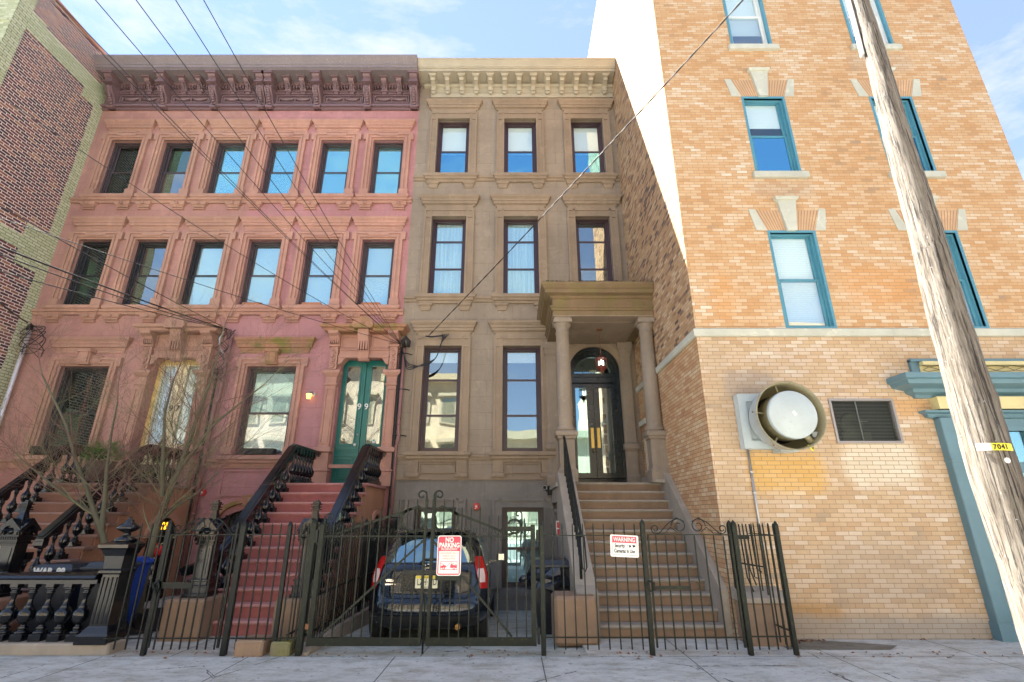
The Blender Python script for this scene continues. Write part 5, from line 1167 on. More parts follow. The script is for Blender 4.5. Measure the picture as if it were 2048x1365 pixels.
m.prism([(.02, -.145), (.10, -.145), (.10, -.115), (.055, -.110), (.04, -.095), (.03, -.10), (.02, -.115)], 'y', -.001, .001); m.strap([(-.035, 0, -.128), (-.02, 0, -.125), (.015, 0, -.088), (.05, 0, -.088), (.1, 0, -.112)], (0, 1, 0), .005, .002)
for x in (-.062, .068): m.lathe([(.017, -.0015), (.017, .001)], (x, 0, -.148), 14, 'y')
part('tow_truck_symbol', at(m, 0, 0, -.0555), m_redsign, t)
m = MB()
for x in (-.062, .068): m.lathe([(.008, -.0025), (.008, .0)], (x, 0, -.148), 12, 'y')
part('wheel_hub', at(m, 0, 0, -.0555), m_white, t)
m = MB(); m.prism([(-.155, -.29), (.135, -.29), (.145, -.27), (.145, -.10), (-.165, -.10), (-.165, -.27)], 'y', .0, .004); part('backing_plate', at(m, 0, 0, -.046), m_irong, t)
SX2, SZ2 = 1.44, 1.225
t = thing('warning_sign', 'white and red warning sign about security cameras on the stoop fence', 'sign', (SX2, FY-.04, SZ2)); t.rotation_euler = (0, R(2.5), 0)
def at2(mb, y): q = MB(); q.merge(mb, (SX2, FY+y, SZ2)); return q
m = MB(); m.prism(rrect(.36, .262, .018), 'y', -.0015, .0015); part('plate', at2(m, -.04), m_white, t)
m = MB(); m.prism([(-.155, .040), (.155, .040), (.155, .115), (-.155, .115)], 'y', -.0005, .0005); part('red_band', at2(m, -.0425), m_redsign, t)
m = MB(); m.merge(text_mb('WARNING', .072, .0008, .0012, .80), (0, 0, .053)); part('white_lettering', at2(m, -.044), m_white, t)
m = MB(); m.merge(text_mb('Security', .064, .0008, .0018, .62), (-.06, 0, -.018)); m.merge(text_mb('Cameras In Use', .064, .0008, .0018, .64), (0, 0, -.080)); m.frame(-.155, .155, -.108, .04, .003, -.0005, .0005)
m.prism([(.10, .018), (.138, .014), (.142, -.004), (.11, -.016)], 'y', -.0008, .0008); m.frame(.035, .066, -.016, .014, .003, -.0008, .0008); m.lathe([(.014, -.001), (.014, .001)], (.072, 0, .0), 12, 'y'); part('black_lettering', at2(m, -.0425), m_blk, t)

# ---------------------------------------------------------------- the car
CX, CY, CZ = -1.19, 7.55, -.05
car = thing('parked_car', 'dark blue hatchback parked nose-in behind the driveway gate', 'car', (CX, CY, CZ)); car.rotation_euler = (R(-3.2), 0, 0)
m_car = NT('navy_car_paint'); m_car.b.inputs['Coat Weight'].default_value = 1; m_car.b.inputs['Coat Roughness'].default_value = .02; m_car = m_car.set(Base_Color=(.004, .009, .017), Roughness=.2, Metallic=.3)
m_trimb = paint('black_car_trim', (.012, .012, .013), .5); m_tyre = paint('tyre_rubber', (.015, .015, .016), .8)
m_lamp = paint('tail_lamp_red', (.45, .01, .01), .12, bumps=0, spec=.8); m_lampc = paint('tail_lamp_clear', (.75, .58, .55), .1, bumps=0, spec=.8); m_lamp.node_tree.nodes['Principled BSDF'].inputs['Emission Color'].default_value = (.7, .01, .01, 1)
m_chrome = paint('chrome', (.8, .82, .85), .08, metallic=1, bumps=0)
m_cg = glass('car_glass', (.60, .90, .95), .30, wav=.03)
def interp(tab, z):
    for (z0, *a), (z1, *b) in zip(tab, tab[1:]):
        if z <= z1: u = (z-z0)/(z1-z0); u = max(0, u); return [p+(q-p)*u for p, q in zip(a, b)]
    return list(tab[-1][1:])
#       z    rear y  front y  half width  rear corner
CT = [(.18, .16, 3.95, .70, .30), (.24, .06, 4.02, .78, .30), (.34, .0, 4.08, .835, .30), (.50, -.01, 4.10, .845, .30), (.58, .04, 4.10, .845, .28), (.70, .07, 4.05, .845, .26), (.85, .09, 3.85, .84, .24), (.93, .10, 3.35, .82, .22), (1.0, .13, 3.05, .79, .22), (1.20, .28, 2.72, .72, .24), (1.40, .44, 2.40, .63, .28), (1.47, .50, 2.25, .57, .4), (1.50, .75, 1.9, .40, .4)]
def rear_pt(x, z, out=0):
    ry, fy, hw, rc = interp(CT, z); u = min(1, abs(x)/hw); return (x, ry-out+rc*u**5*1.0+.05*u*u, z)
cb = MB(); zs = [.18,.21,.24,.29,.34,.42,.5,.54,.58,.64,.70,.78,.85,.93,1.0,1.1,1.2,1.3,1.4,1.44,1.47,1.5]
rings = []
for z in zs:
    ry, fy, hw, rc = interp(CT, z); ring = []
    for k in range(-12, 13):
        x = hw*math.sin(k/12*math.pi/2) if abs(k) < 12 else hw*(1 if k > 0 else -1); ring.append(rear_pt(x*.9999, z))
    for y in [ry+.5+(fy-ry-.9)*q/8 for q in range(9)]: ring.append((hw, y, z))
    for k in range(11, -12, -1): x = hw*math.sin(k/12*math.pi/2); u = abs(x)/hw; ring.append((x, fy-.35*u**4, z))
    for y in [ry+.5+(fy-ry-.9)*q/8 for q in range(8, -1, -1)]: ring.append((-hw, y, z))
    rings.append(ring)
n = len(rings[0]); vs = [p for r_ in rings for p in r_]
cb.add(vs, [(i*n+k, i*n+(k+1) % n, (i+1)*n+(k+1) % n, (i+1)*n+k) for i in range(len(zs)-1) for k in range(n)] + [tuple(range(n)), tuple((len(zs)-1)*n+k for k in range(n))], True)
def cpart(nm, mb, mat, par=None): return link(nm, mb.mesh(nm, mat), par or car)
BODY = cpart('body', cb, m_car)
def patch(x0f, x1f, z0, z1, out=.008, nx=10, nz=6, thick=True):
    m = MB(); vs = []
    for j in range(nz+1):
        z = z0+(z1-z0)*j/nz; a, b = x0f(z), x1f(z)
        for i in range(nx+1): vs.append(rear_pt(a+(b-a)*i/nx, z, out))
    m.add(vs, [(j*(nx+1)+i, j*(nx+1)+i+1, (j+1)*(nx+1)+i+1, (j+1)*(nx+1)+i) for j in range(nz) for i in range(nx)], True); return m
hwz = lambda z: interp(CT, z)[2]
cpart('rear_window', patch(lambda z: -hwz(z)*.86, lambda z: hwz(z)*.86, 1.02, 1.40, .010, 14, 8), m_cg)
cpart('window_seal', patch(lambda z: -hwz(z)*.90, lambda z: hwz(z)*.90, 1.0, 1.42, .004, 14, 8), m_trimb)
w = patch(lambda z: -.62, lambda z: .62, 1.395, 1.43, .03, 8, 1); w.box(-.58, .58, .36, .56, 1.435, 1.455); cpart('spoiler', w, m_car)
for s in (-1, 1):
    f = lambda q: (lambda z: s*hwz(z)*q(z))
    L1 = patch(f(lambda z: .99), f(lambda z: .87-.05*math.sin((z-.70)/.42*math.pi)), .68, 1.10, .016, 8, 12); lp = cpart('tail_light', L1, m_lamp)
    L2 = patch(f(lambda z: .955), f(lambda z: .875-.04*math.sin((z-.76)/.2*math.pi)), .76, .94, .024, 6, 6); cpart('reversing_lens', L2, m_lampc, lp)
    m = MB(); m.lathe([(.30, 0), (.315, .02), (.32, .10), (.315, .18), (.29, .2)], (s*.84-(.2 if s > 0 else 0), .72, .31), 26, 'x'); wl = cpart('wheel', m, m_tyre)
    m2 = MB(); m2.lathe([(.21, 0), (.20, .02), (.05, .03), (.0, .03)], (s*.84-(.005 if s > 0 else .02), .72, .31), 20, 'x'); cpart('rim', m2, m_chrome, wl)
    m = MB(); m.lathe([(.30, 0), (.315, .02), (.32, .10), (.315, .18), (.29, .2)], (s*.84-(.2 if s > 0 else 0), 3.30, .31), 26, 'x'); cpart('wheel', m, m_tyre)
    m = MB(); m.add([(s*(hwz(1.0)+.006), .75, .98), (s*(hwz(1.0)+.006), 2.95, .98), (s*(hwz(1.38)+.006), 2.35, 1.38), (s*(hwz(1.38)+.006), .95, 1.38)], [(0, 1, 2, 3)]); cpart('side_window', m, m_cg)
    m = MB(); m.bbox(*sorted((s*.90, s*1.06)), 2.55, 2.63, .98, 1.12, .025); m.box(*sorted((s*.80, s*.92)), 2.57, 2.62, .97, 1.0); mr = cpart('wing_mirror', m, m_car)
    m = MB(); m.box(*sorted((s*.92, s*1.04)), 2.545, 2.55, 1.0, 1.105); cpart('mirror_glass', m, m_chrome, mr)
m = patch(lambda z: -.74, lambda z: .74, .20, .36, .012, 12, 4); cpart('lower_bumper', m, m_trimb)
m = patch(lambda z: -.36, lambda z: .36, .66, .88, .004, 8, 4); cpart('plate_recess', m, paint('recess_paint', (.004, .007, .012), .25), BODY)
m = MB()
for (pa, pb) in (((-.62, .655), (-.40, .625)), ((-.40, .625), (.40, .625)), ((.40, .625), (.62, .655)), ((-.62, .655), (-.70, .76)), ((.62, .655), (.70, .76)), ((-.36, .89), (.36, .89)), ((-.36, .89), (-.44, .80)), ((.36, .89), (.44, .80)), ((-.80, .575), (.80, .575))):
    pts = [rear_pt(pa[0]+(pb[0]-pa[0])*q/6, pa[1]+(pb[1]-pa[1])*q/6, .003) for q in range(7)]; m.tube(pts, .005, 4)
cpart('panel_gap', m, m_blk, BODY)
y0 = rear_pt(0, .77)[1]-.02
m = MB(); m.prism([(p[0], p[1]+.775) for p in rrect(.31, .16, .012)], 'y', y0-.006, y0+.002); PL = cpart('licence_plate', m, paint('plate_face', (.80, .78, .55), .3, bumps=0))
m = MB(); m.prism([(p[0], p[1]+.835) for p in rrect(.30, .035, .008)], 'y', y0-.0075, y0-.006); cpart('plate_band', m, paint('plate_yellow', (.80, .62, .03), .3, bumps=0), PL)
m = MB(); m.merge(text_mb('LZH·', .115, .001, .001, .62), (-.055, y0-.008, .735)); m.merge(text_mb('VD', .115, .001, .001, .62), (.095, y0-.008, .735)); m.merge(text_mb('New Jersey', .03, .001, .0, 1.0), (0, y0-.009, .828)); m.merge(text_mb('Garden State', .03, .001, .0, 1.0), (0, y0-.008, .703)); cpart('plate_lettering', m, paint('plate_ink', (.02, .02, .03), .5), PL)
m = MB(); ye = rear_pt(0, .97)[1]-.02
m.lathe([(.052, 0), (.052, -.008), (.040, -.008), (.040, 0)], (0, ye, .955), 20, 'y', cap=False); m.box(-.07, .07, ye-.012, ye-.002, .945, .965); cpart('emblem', m, m_chrome)
m = MB(); m.merge(text_mb('VERSA', .045, .002, .001, 1.0), (-.52, rear_pt(.5, .9)[1]-.02, .775)); m.box(-.58, -.44, rear_pt(.5, .73)[1]-.02, rear_pt(.5, .73)[1]-.01, .735, .750); cpart('model_badge', m, m_chrome)
m = MB(); m.tube([(0.0, ye+.03, .985), (-.12, ye+.02, 1.02), (-.05, ye+.055, 1.06), (.33, ye+.07, 1.07)], .014, 6); m.tube([(-.02, ye+.02, 1.0), (.0, ye+.0, 1.0)], .028, 8); cpart('wiper', m, m_trimb)
m = MB(); m.lathe([(.045, .0), (.045, .10), (.036, .10), (.036, 0)], (.46, -.02, .235), 14, 'y', cap=False); m.lathe([(.036, .02), (.0, .02)], (.46, -.02, .235), 14, 'y', cap=False); cpart('exhaust', m, paint('exhaust_tip', (.5, .3, .12), .3, metallic=.8))
m = MB(); m.tube([(.0, .7, 1.50), (.0, .60, 1.68)], .006, 5); m.lathe([(.03, 0), (.01, .02)], (0, .7, 1.49), 8); cpart('aerial', m, m_trimb)
m = MB(); m.box(-.5, .5, 1.1, 1.3, .6, 1.2); m.bbox(-.45, -.12, 1.15, 1.3, .9, 1.32, .04); m.bbox(.12, .45, 1.15, 1.3, .9, 1.32, .04); cpart('seat', m, m_trimb)

# ---------------------------------------------------------------- bins
def bin_(x, y, z0, w, d, h, mat, lb, lidm=None, wheels=True, name='wheelie_bin', rz=0, text=None, tz=.0):
    T = thing(name, lb, 'bin', (x, y, z0)); m = MB(); a, b = .82, 1.0
    m.prism([(-w/2*a, -d/2*a), (w/2*a, -d/2*a), (w/2*a, d/2*a), (-w/2*a, d/2*a)], 'z', 0, .01)
    m.lathe([(w*.56*a, 0), (w*.60, h*.45), (w*.64, h*.80), (w*.68, h*.88), (w*.70, h*.9)], (0, 0, 0), 4, smooth=False, a0=math.pi/4); q = MB(); q.merge(m, m=Matrix.Diagonal((1, d/w, 1, 1)).to_3x3()); link('tub', q.mesh('tub', mat), T)
    l = MB(); l.bbox(-w*.53, w*.53, -d*.55, d*.53, h*.9, h*.94, .01); l.lathe([(w*.68, h*.94), (w*.58, h*1.0), (.01, h*1.02)], (0, 0, 0), 4, smooth=False, a0=math.pi/4); l.tube([(-w*.4, d*.55, h*.92), (-w*.4, d*.66, h*.95), (w*.4, d*.66, h*.95), (w*.4, d*.55, h*.92)], .015, 6); link('lid', l.mesh('lid', lidm or mat), T)
    if wheels:
        for s in (-1, 1): ww = MB(); ww.lathe([(.09, 0), (.1, .01), (.1, .04), (.09, .05)], (s*w*.45-.02, d*.42, .09), 14, 'x'); link('wheel', ww.mesh('wheel', m_tyre), T)
    if text: tt = MB(); tt.merge(text_mb(text, .15, .003, .006, .9), (0, -d/2*.995-.045, tz)); link('lettering', tt.mesh('lettering', m_white), T)
    T.rotation_euler = (0, 0, rz); return T
m_navy = paint('bin_plastic_dark', (.018, .022, .03), .35); m_blue = paint('bin_plastic_blue', (.015, .07, .40), .38, worn=.05, wc=(.1, .4, .3))
T = bin_(.62, 8.75, -.16, .62, .62, 1.10, m_navy, 'black bin stuffed with a bin bag beside the brown stoop')
bg_ = MB(); random.seed(2); N = 20; vs = []
for j, (r, z) in enumerate(((.30, .70), (.38, .72), (.41, .78), (.40, .84), (.39, .90), (.36, .97), (.33, .98))):
    for k in range(N): a = 2*math.pi*k/N; q = r*(1+.09*random.uniform(-1, 1)+.05*math.sin(k*2.6+j)); vs.append((q*math.cos(a), q*math.sin(a), z+.03*random.uniform(-1, 1)-(.05 if k % 5 == 0 and j < 2 else 0)))
bg_.add(vs, [(j*N+k, j*N+(k+1) % N, (j+1)*N+(k+1) % N, (j+1)*N+k) for j in range(6) for k in range(N)], False); bg_.tube([(-.36, -.1, .84), (-.44, -.12, .82), (-.5, -.1, .78)], [.03, .06, .03], 7)
link('bin_bag', bg_.mesh('bin_bag', paint('bin_bag_plastic', (.012, .015, .025), .22, spec=.8)), T)
bin_(-5.92, 8.35, -.0, .46, .5, .98, m_blue, 'blue recycling bin behind the fence at the foot of the sapling', text=None)
T = bin_(-5.72, 7.78, 0, .44, .5, .98, m_navy, 'black bin with a white letter E behind the cast iron pier'); tt = MB(); tt.merge(text_mb('E', .22, .003, .008, 1), (.17, -.30, .50)); link('lettering', tt.mesh('lettering', m_white), T)
T = bin_(-6.55, 8.05, 0, .58, .56, .93, m_navy, 'black bin with white painted writing on its lid behind the balustrade'); tt = MB(); tt.merge(text_mb('WAR. 99', .13, .003, .006, .9), (.0, -.325, .80)); link('lettering', tt.mesh('lettering', m_white), T)

# ---------------------------------------------------------------- things on the walls
T = thing('exhaust_fan', 'big round grey exhaust fan on a square box, mounted on the buff brick wall', 'fan', (3.9, YR, 2.95))
m = MB(); m.bbox(3.50, 4.34, YR-.10, YR, 2.54, 3.38, .01); m.prism([(3.52, 2.56), (4.32, 2.56), (4.32, 3.36), (3.52, 3.36)], 'y', YR-.12, YR-.1); m.frame(3.50, 4.34, 2.54, 3.38, .12, YR-.16, YR-.10); part('wall_box', m, m_zinc, T)
m = MB(); c = (4.02, YR, 2.96); m.cur = 0; m.lathe([(.34, -.14), (.42, -.22), (.475, -.38), (.49, -.62), (.50, -.63)], c, 40, 'y', cap=False); m.cur = 1; m.lathe([(.50, -.63), (.482, -.635), (.465, -.40), (.41, -.24), (.33, -.16)], c, 40, 'y', cap=False); part('shroud', m, [m_zinc, m_fanin], T)
m = MB(); m.cur = 1; m.lathe([(.30, -.20), (.34, -.35), (.345, -.62)], c, 36, 'y', cap=False); m.cur = 0; m.lathe([(.345, -.62), (.35, -.63), (.345, -.68), (.335, -.69), (0, -.69)], c, 36, 'y', cap=False); part('motor_drum', m, [m_zinc, m_fanin], T)
m = MB(); m.lathe([(.16, -.17), (.30, -.165), (.395, -.205)], c, 30, 'y', cap=False); part('inner_plate', m, m_blk, T)
m = MB()
for a in (1.75, 3.0, 4.15, 0.3): m.tube([(c[0]+.33*math.cos(a), YR-.5, c[2]+.33*math.sin(a)), (c[0]+.50*math.cos(a), YR-.5, c[2]+.50*math.sin(a))], .014, 6)
m.tube([(c[0]+.27*math.cos(5.35), YR-.55, c[2]+.27*math.sin(5.35)), (c[0]+.49*math.cos(5.35), YR-.52, c[2]+.49*math.sin(5.35))], .045, 10); part('strut', m, m_fanin, T)
m = MB(); m.box(3.96, 4.2, YR-.30, YR-.05, 2.48, 2.54); m.box(4.35, 4.43, YR-.5, YR-.4, 2.66, 2.74); m.tube([(4.15, YR-.2, 2.50), (4.26, YR-.25, 2.50)], .012, 6); part('junction_box', m, m_zinc, T)
m = MB(); m.tube([(4.22, YR-.55, 2.54), (4.26, YR-.58, 2.46), (4.30, YR-.55, 2.50), (4.28, YR-.5, 2.56)], .012, 6); part('cable', m, m_yel, T)
m = MB(); m.prism([(-.035, .02), (.0, .045), (.035, -.01), (.0, -.04)], 'y', 0, .002); q = MB(); q.merge(m, (4.04, YR-.693, 2.97)); part('maker_label', q, m_white, T)
m = MB(); m.tube([(3.60, YR-.03, 2.54), (3.60, YR-.03, .7)], .016, 8)
for z in (2.2, 1.9, 1.2): m.box(3.575, 3.625, YR-.05, YR-.0, z, z+.02)
solo('conduit', m, m_steel, 'thin grey conduit running down the buff brick wall below the fan', 'conduit', (3.6, YR, 1.5))
# drainpipes
T = thing('drainpipe', 'pink painted drainpipe between the rose house and the brown house', 'drainpipe', (-2.66, YF-.1, 0))
m = MB(); m.tube([(-2.66, YF-.12, 5.58), (-2.66, YF-.12, 3.7), (-2.66, YF-.12, 3.55), (-2.63, YF-.14, 3.35), (-2.68, YF-.12, 3.1), (-2.68, YF-.12, -.3)], .038, 10)
for z in (3.75, 3.6, 3.2): m.lathe([(.05, 0), (.05, .05)], (-2.66, YF-.12, z), 10)
part('pipe', m, m_pinkpipe, T); m = MB()
for z in (5.35, 4.45, 3.35, 1.55): m.tube([(-2.84, YF-.06, z), (-2.72, YF-.15, z), (-2.58, YF-.15, z), (-2.48, YF-.04, z)], .012, 5)
part('bracket', m, m_iron, T)
m = MB(); random.seed(4)
m.tube([(-2.66, YF-.14, 5.5), (-2.70, YF-.2, 5.66), (-2.62, YF-.22, 5.74), (-2.54, YF-.2, 5.64), (-2.56, YF-.18, 5.5)], .05, 8); m.tube([(-2.72, YF-.16, 5.5), (-2.74, YF-.13, 4.2), (-2.73, YF-.13, 2.3), (-2.74, YF-.1, .4)], .032, 6)
solo('weatherhead', m, m_blk, 'black cable weatherhead and riser on top of the pink drainpipe', 'weatherhead', (-2.66, YF, 5.6))
m = MB()
for k in range(4): m.tube(cr([(-2.70+.02*k, YF-.2, 5.45-.05*k), (-2.5, YF-.3, 5.05-.05*k), (-2.1, YF-.28, 5.0+.02*k), (-1.86, YF-.2, 5.22), (-1.74, YF-.2, 5.6), (-1.72+.05*k, YF-.16, 5.85)]), .012, 5)
m.tube([(-2.15, YF-.1, 5.82), (-2.0, YF-.15, 5.78), (-1.7, YF-.2, 5.80)], .018, 6)
solo('cable_loop', m, m_cable, 'drooping bundle of service cables over the left parlor window of the brown house', 'cable', (-2.1, YF, 5.2))
T = thing('drainpipe', 'old pink drainpipe with tangled cables between doors 97 and 99', 'drainpipe', (-7.05, YF-.1, 0))
m = MB(); m.tube([(-7.0, YF-.1, 5.9), (-7.0, YF-.12, 4.2), (-7.06, YF-.12, 4.1), (-7.06, YF-.12, -.1)], .05, 10)
for z in (4.1, 3.0, 1.6): m.lathe([(.062, 0), (.062, .05)], (-7.06, YF-.12, z), 10)
part('pipe', m, m_pinkpipe, T); m = MB(); m.tube([(-7.17, YF-.1, 5.0), (-7.17, YF-.1, 3.2), (-7.19, YF-.1, 1.0), (-7.18, YF-.1, 0)], .03, 6); part('cable_riser', m, m_blk, T)
m = MB()
for q in range(6):
    pts = [(-7.0+.15*math.sin(q), YF-.2, 5.95)]
    for k in range(6): pts.append((-7.1+.16*math.sin(q*2.3+k*1.9), YF-.2-.06*math.cos(q+k), 5.9-.22*(k+1)+.05*random.random()))
    m.tube(cr(pts, 4), .009, 5)
solo('cable_loop', m, m_cable, 'tangle of cables at the top of the old drainpipe between the pink houses', 'cable', (-7.0, YF, 5.5))
m = MB(); m.tube([(-7.14, YF-.22, 5.9), (-7.2, YF-.25, 5.7), (-7.14, YF-.25, 5.45), (-7.02, YF-.22, 5.3)], .018, 6); solo('cable_loop', m, m_cableg, 'pale grey cable bend at the top of the old drainpipe', 'cable', (-7.1, YF, 5.6))
T = thing('service_mast', 'shiny steel conduit mast at the far left, beside the cream brick quoins', 'conduit', (-12.0, YF-.15, 0))
m = MB(); m.tube([(-12.05, YF-.14, 0), (-12.05, YF-.14, 6.0)], .045, 10); part('mast', m, paint('bright_conduit', (.78, .78, .80), .3, metallic=.3), T)
m = MB(); m.lathe([(.06, 5.95), (.07, 6.05), (.0, 6.15)], (-12.05, YF-.16, 0), 10)
for q in range(6):
    pts = [(-12.03, YF-.2, 6.05)]
    for k in range(5): pts.append((-11.9+.3*math.sin(q*1.7+k*1.3)+.05*k, YF-.22, 5.95-.16*k+.1*math.cos(q+k*2)))
    m.tube(cr(pts, 5), .010, 5)
part('cable_tangle', m, m_blk, T)
# lamp by door 99
T = thing('wall_lamp', 'small lit amber wall lamp to the left of the green door', 'lamp', (-4.83, YF, 4.33))
m = MB(); m.lathe([(.05, -.02), (.05, 0)], (-4.80, YF, 4.35), 12, 'y'); m.tube([(-4.80, YF, 4.35), (-4.82, YF-.08, 4.42), (-4.85, YF-.12, 4.40)], .012, 6); m.lathe([(.0, .14), (.02, .12), (.065, .07), (.075, .06)], (-4.86, YF-.12, 4.28), 8); m.lathe([(.0, -.10), (.03, -.09), (.045, -.07)], (-4.86, YF-.12, 4.28), 8); part('bracket', m, m_steel, T)
m = MB(); e = NT('amber_glass'); e.set(Base_Color=(.8, .45, .1), Emission_Color=(1, .55, .12), Emission_Strength=.5); m.lathe([(.045, -.07), (.07, .06)], (-4.86, YF-.12, 4.28), 8); part('amber_glass', m, e.m, T)
# alarm boxes
for x, z, lb in ((-7.0, 2.08, 'small red alarm box beside the old drainpipe between the pink houses'), (-.80, 1.78, 'small red alarm box between the basement windows of the brown house')):
    T = thing('alarm_box', lb, 'alarm box', (x, YF, z)); m = MB(); m.bbox(x-.06, x+.06, YF-.06, YF, z-.07, z+.07, .008); m.box(x+.06, x+.075, YF-.05, YF, z-.03, z+.02); part('case', m, m_red, T)
    m = MB(); m.box(x-.022, x+.022, YF-.066, YF-.06, z-.022, z+.022); m.box(x-.03, x-.005, YF-.066, YF-.06, z-.05, z-.035); part('strobe', m, m_white, T)
T = thing('security_camera', 'small bullet security camera by the brown porch pedestal', 'camera', (.72, YF-.2, 2.2))
m = MB(); m.lathe([(.04, -.14), (.045, -.13), (.045, 0), (.02, .02)], (.72, YF-.25, 2.17), 14, 'y'); m.lathe([(.055, -.155), (.055, -.12)], (.72, YF-.25, 2.17), 14, 'y', cap=False); part('housing', m, m_white, T)
m = MB(); m.lathe([(.038, -.145), (0, -.145)], (.72, YF-.25, 2.17), 14, 'y', cap=False); part('lens', m, m_blk, T); m = MB(); m.tube([(.72, YF-.24, 2.15), (.80, YF-.15, 2.10), (.9, YF-.1, 2.12)], .015, 6); m.bbox(.80, .92, YF-.18, YF, 2.02, 2.22, .01); part('mount', m, m_iron, T)
T = thing('entry_panel', 'small red and white notice in a metal frame on the side of the brown stoop', 'notice', (.86, 10.1, 1.3))
m = MB(); m.bbox(.83, .97, 10.02, 10.05, 1.22, 1.50, .005); part('frame', m, m_steel, T); m = MB(); m.box(.85, .95, 10.01, 10.018, 1.25, 1.47); part('face', m, m_red, T); m = MB(); m.box(.85, .95, 10.004, 10.01, 1.35, 1.365); m.box(.89, .90, 10.004, 10.01, 1.25, 1.47); part('grid', m, m_white, T)
T = thing('hose_connection', 'round red fire hose connection on the wall behind the iron newel post', 'fire fitting', (-6.9, YF, 1.1))
m = MB(); m.lathe([(.0, -.05), (.08, -.045), (.13, -.02), (.13, 0)], (-7.0, 10.6, .95), 18, 'y'); m.lathe([(.04, -.14), (.05, -.1), (.05, -.05)], (-7.05, 10.6, .93), 12, 'y'); part('plate', m, m_red, T)
# planters on the left stoop
def planter(x, y, z, lb, s=1):
    T = thing('planter', lb, 'planter', (x, y, z)); m = MB(); m.lathe([(.17*s, 0), (.21*s, .2*s), (.24*s, .33*s), (.26*s, .35*s), (.24*s, .36*s), (.20*s, .30*s)], (0, 0, 0), 16); link('pot', m.mesh('pot', paint('woven_pot', (.09, .055, .05), .7, sc=60, bumps=.6)), T)
    f = MB(); random.seed(int(x*10))
    for k in range(900):
        a = random.random()*6.283; el = random.random()*1.5; r = (.16+.14*random.random())*s; r *= 1.15; p = Vector((r*math.cos(a)*math.cos(el*.8), r*math.sin(a)*math.cos(el*.8), .36*s+r*math.sin(el)*1.1))
        d = Vector((math.cos(a+random.uniform(-.6, .6)), math.sin(a), random.uniform(.2, 1.4))).normalized()*(.07+.05*random.random())*s; w_ = d.cross(Vector((random.random(), random.random(), random.random()))).normalized()*.009
        f.add([p-w_, p+w_, p+d], [(0, 1, 2)])
    link('foliage', f.mesh('foliage', m_leaf), T)
planter(-7.92, 9.85, 2.22, 'woven pot with a green shrub at the top of the cream door steps, left one', 1.0); planter(-7.62, 10.7, 2.22, 'green potted shrub beside the cream door, just behind the railing', 1.0)

# ---------------------------------------------------------------- utility pole
T = thing('utility_pole', 'weathered wooden utility pole in front of the buff brick building', 'pole', (3.83, 4.12, 0))
def pcx(z):
    tb = [(-.5, 3.95), (0, 3.94), (.9, 3.915), (2.0, 3.865), (3.2, 3.88), (4.4, 3.925), (7.2, 4.0), (12, 4.13)]
    for (a, xa), (b, xb) in zip(tb, tb[1:]):
        if z <= b: u = (z-a)/(b-a); u = u*u*(3-2*u); return xa+(xb-xa)*u
    return tb[-1][1]
m = MB(); random.seed(11); N = 40; nz_ = 90; ph = [random.random()*6.28 for _ in range(12)]
for j in range(nz_+1):
    z = -.1+j*.125; r = .186-.0148*z; cx = pcx(z); cy = 4.12
    for k in range(N):
        a = 2*math.pi*k/N; q = r*(1+.035*math.sin(a*2+ph[0]+z*.25)+.02*math.sin(a*5+ph[1]+z*.6)+.012*math.sin(a*11+z*1.1+ph[2])) + .004*random.uniform(-1, 1)
        q += .014*math.exp(-((z-1.9-.0*a) % 1.37-.6)**2/.004)*max(0, math.sin(a*1.5+z*2.1)); m.v.append((cx+q*math.cos(a), cy+q*math.sin(a), z))
m.f = [(j*N+k, j*N+(k+1) % N, (j+1)*N+(k+1) % N, (j+1)*N+k) for j in range(nz_) for k in range(N)] + [tuple(nz_*N+k for k in range(N))]; m.sm = [True]*(len(m.f)-1)+[False]; m.mi = [0]*len(m.f)
part('timber', m, m_wood, T)
m = MB(); g0 = Vector((3.80+.028*2.1, 4.12, 2.13)); th = math.atan2(-4.12, -3.86)
def on_pole(a, z, out=0): r = .188-.0148*z+.008+out; return (pcx(z)+r*math.cos(a), 4.12+r*math.sin(a), z)
vs = []; 
for k in range(9):
    a = th-.35+1.45*k/8; 
    for z in (2.085, 2.142): vs.append(on_pole(a, z+.012*k/8*-1, .004))
m.add(vs, [(2*k, 2*k+2, 2*k+3, 2*k+1) for k in range(8)]); m.mi = [1]*3+[0]*5; TG = part('number_tag', m, [m_yel, m_white], T)
m = MB()
for i, ch in enumerate('7041'):
    a = th+.31+.155*i; d = text_mb(ch, .055, .001, .001, .85); nrm = Vector((math.cos(a), math.sin(a), 0)); rt = Vector((-math.sin(a), math.cos(a), 0)); p = Vector(on_pole(a, 2.087, .006))
    m.add([p + rt*v[0] - nrm*v[1]*-1*0 + nrm*(-v[1]) + Vector((0, 0, v[2])) for v in d.v], d.f)
part('tag_digits', m, m_blk, TG)
m = MB(); a = th+.62; p = on_pole(a, 2.0, .004); nrm = Vector((math.cos(a), math.sin(a), 0)); rt = Vector((-math.sin(a), math.cos(a), 0))
m.add([Vector(p)+rt*.022*math.cos(q*.5236)+Vector((0, 0, .022*math.sin(q*.5236))) for q in range(12)], [tuple(range(12))]); part('round_tag', m, m_white, TG)
m = MB(); random.seed(8)
for k in range(46):
    a = th+random.uniform(-1.2, 1.3); z = random.choice([2.3, 2.0, 1.6, 3.1, 1.3, 4.0])+random.uniform(-.35, .35); p = on_pole(a, z, .002); rt = Vector((-math.sin(a), math.cos(a), 0)); ang = random.random()*3; d = (rt*math.cos(ang)+Vector((0, 0, math.sin(ang))))*.008; m = MB(); m.tube([Vector(p)-d, Vector(p)+d], .0015, 4); part('staple', m, m_steel, T)
m = MB(); pts = [on_pole(th-1.2, 6.4+.25*k, .012) for k in range(14)]; m.strap(pts, (math.cos(th-1.2), math.sin(th-1.2), 0), .05, .03); part('ground_moulding', m, m_white, T)

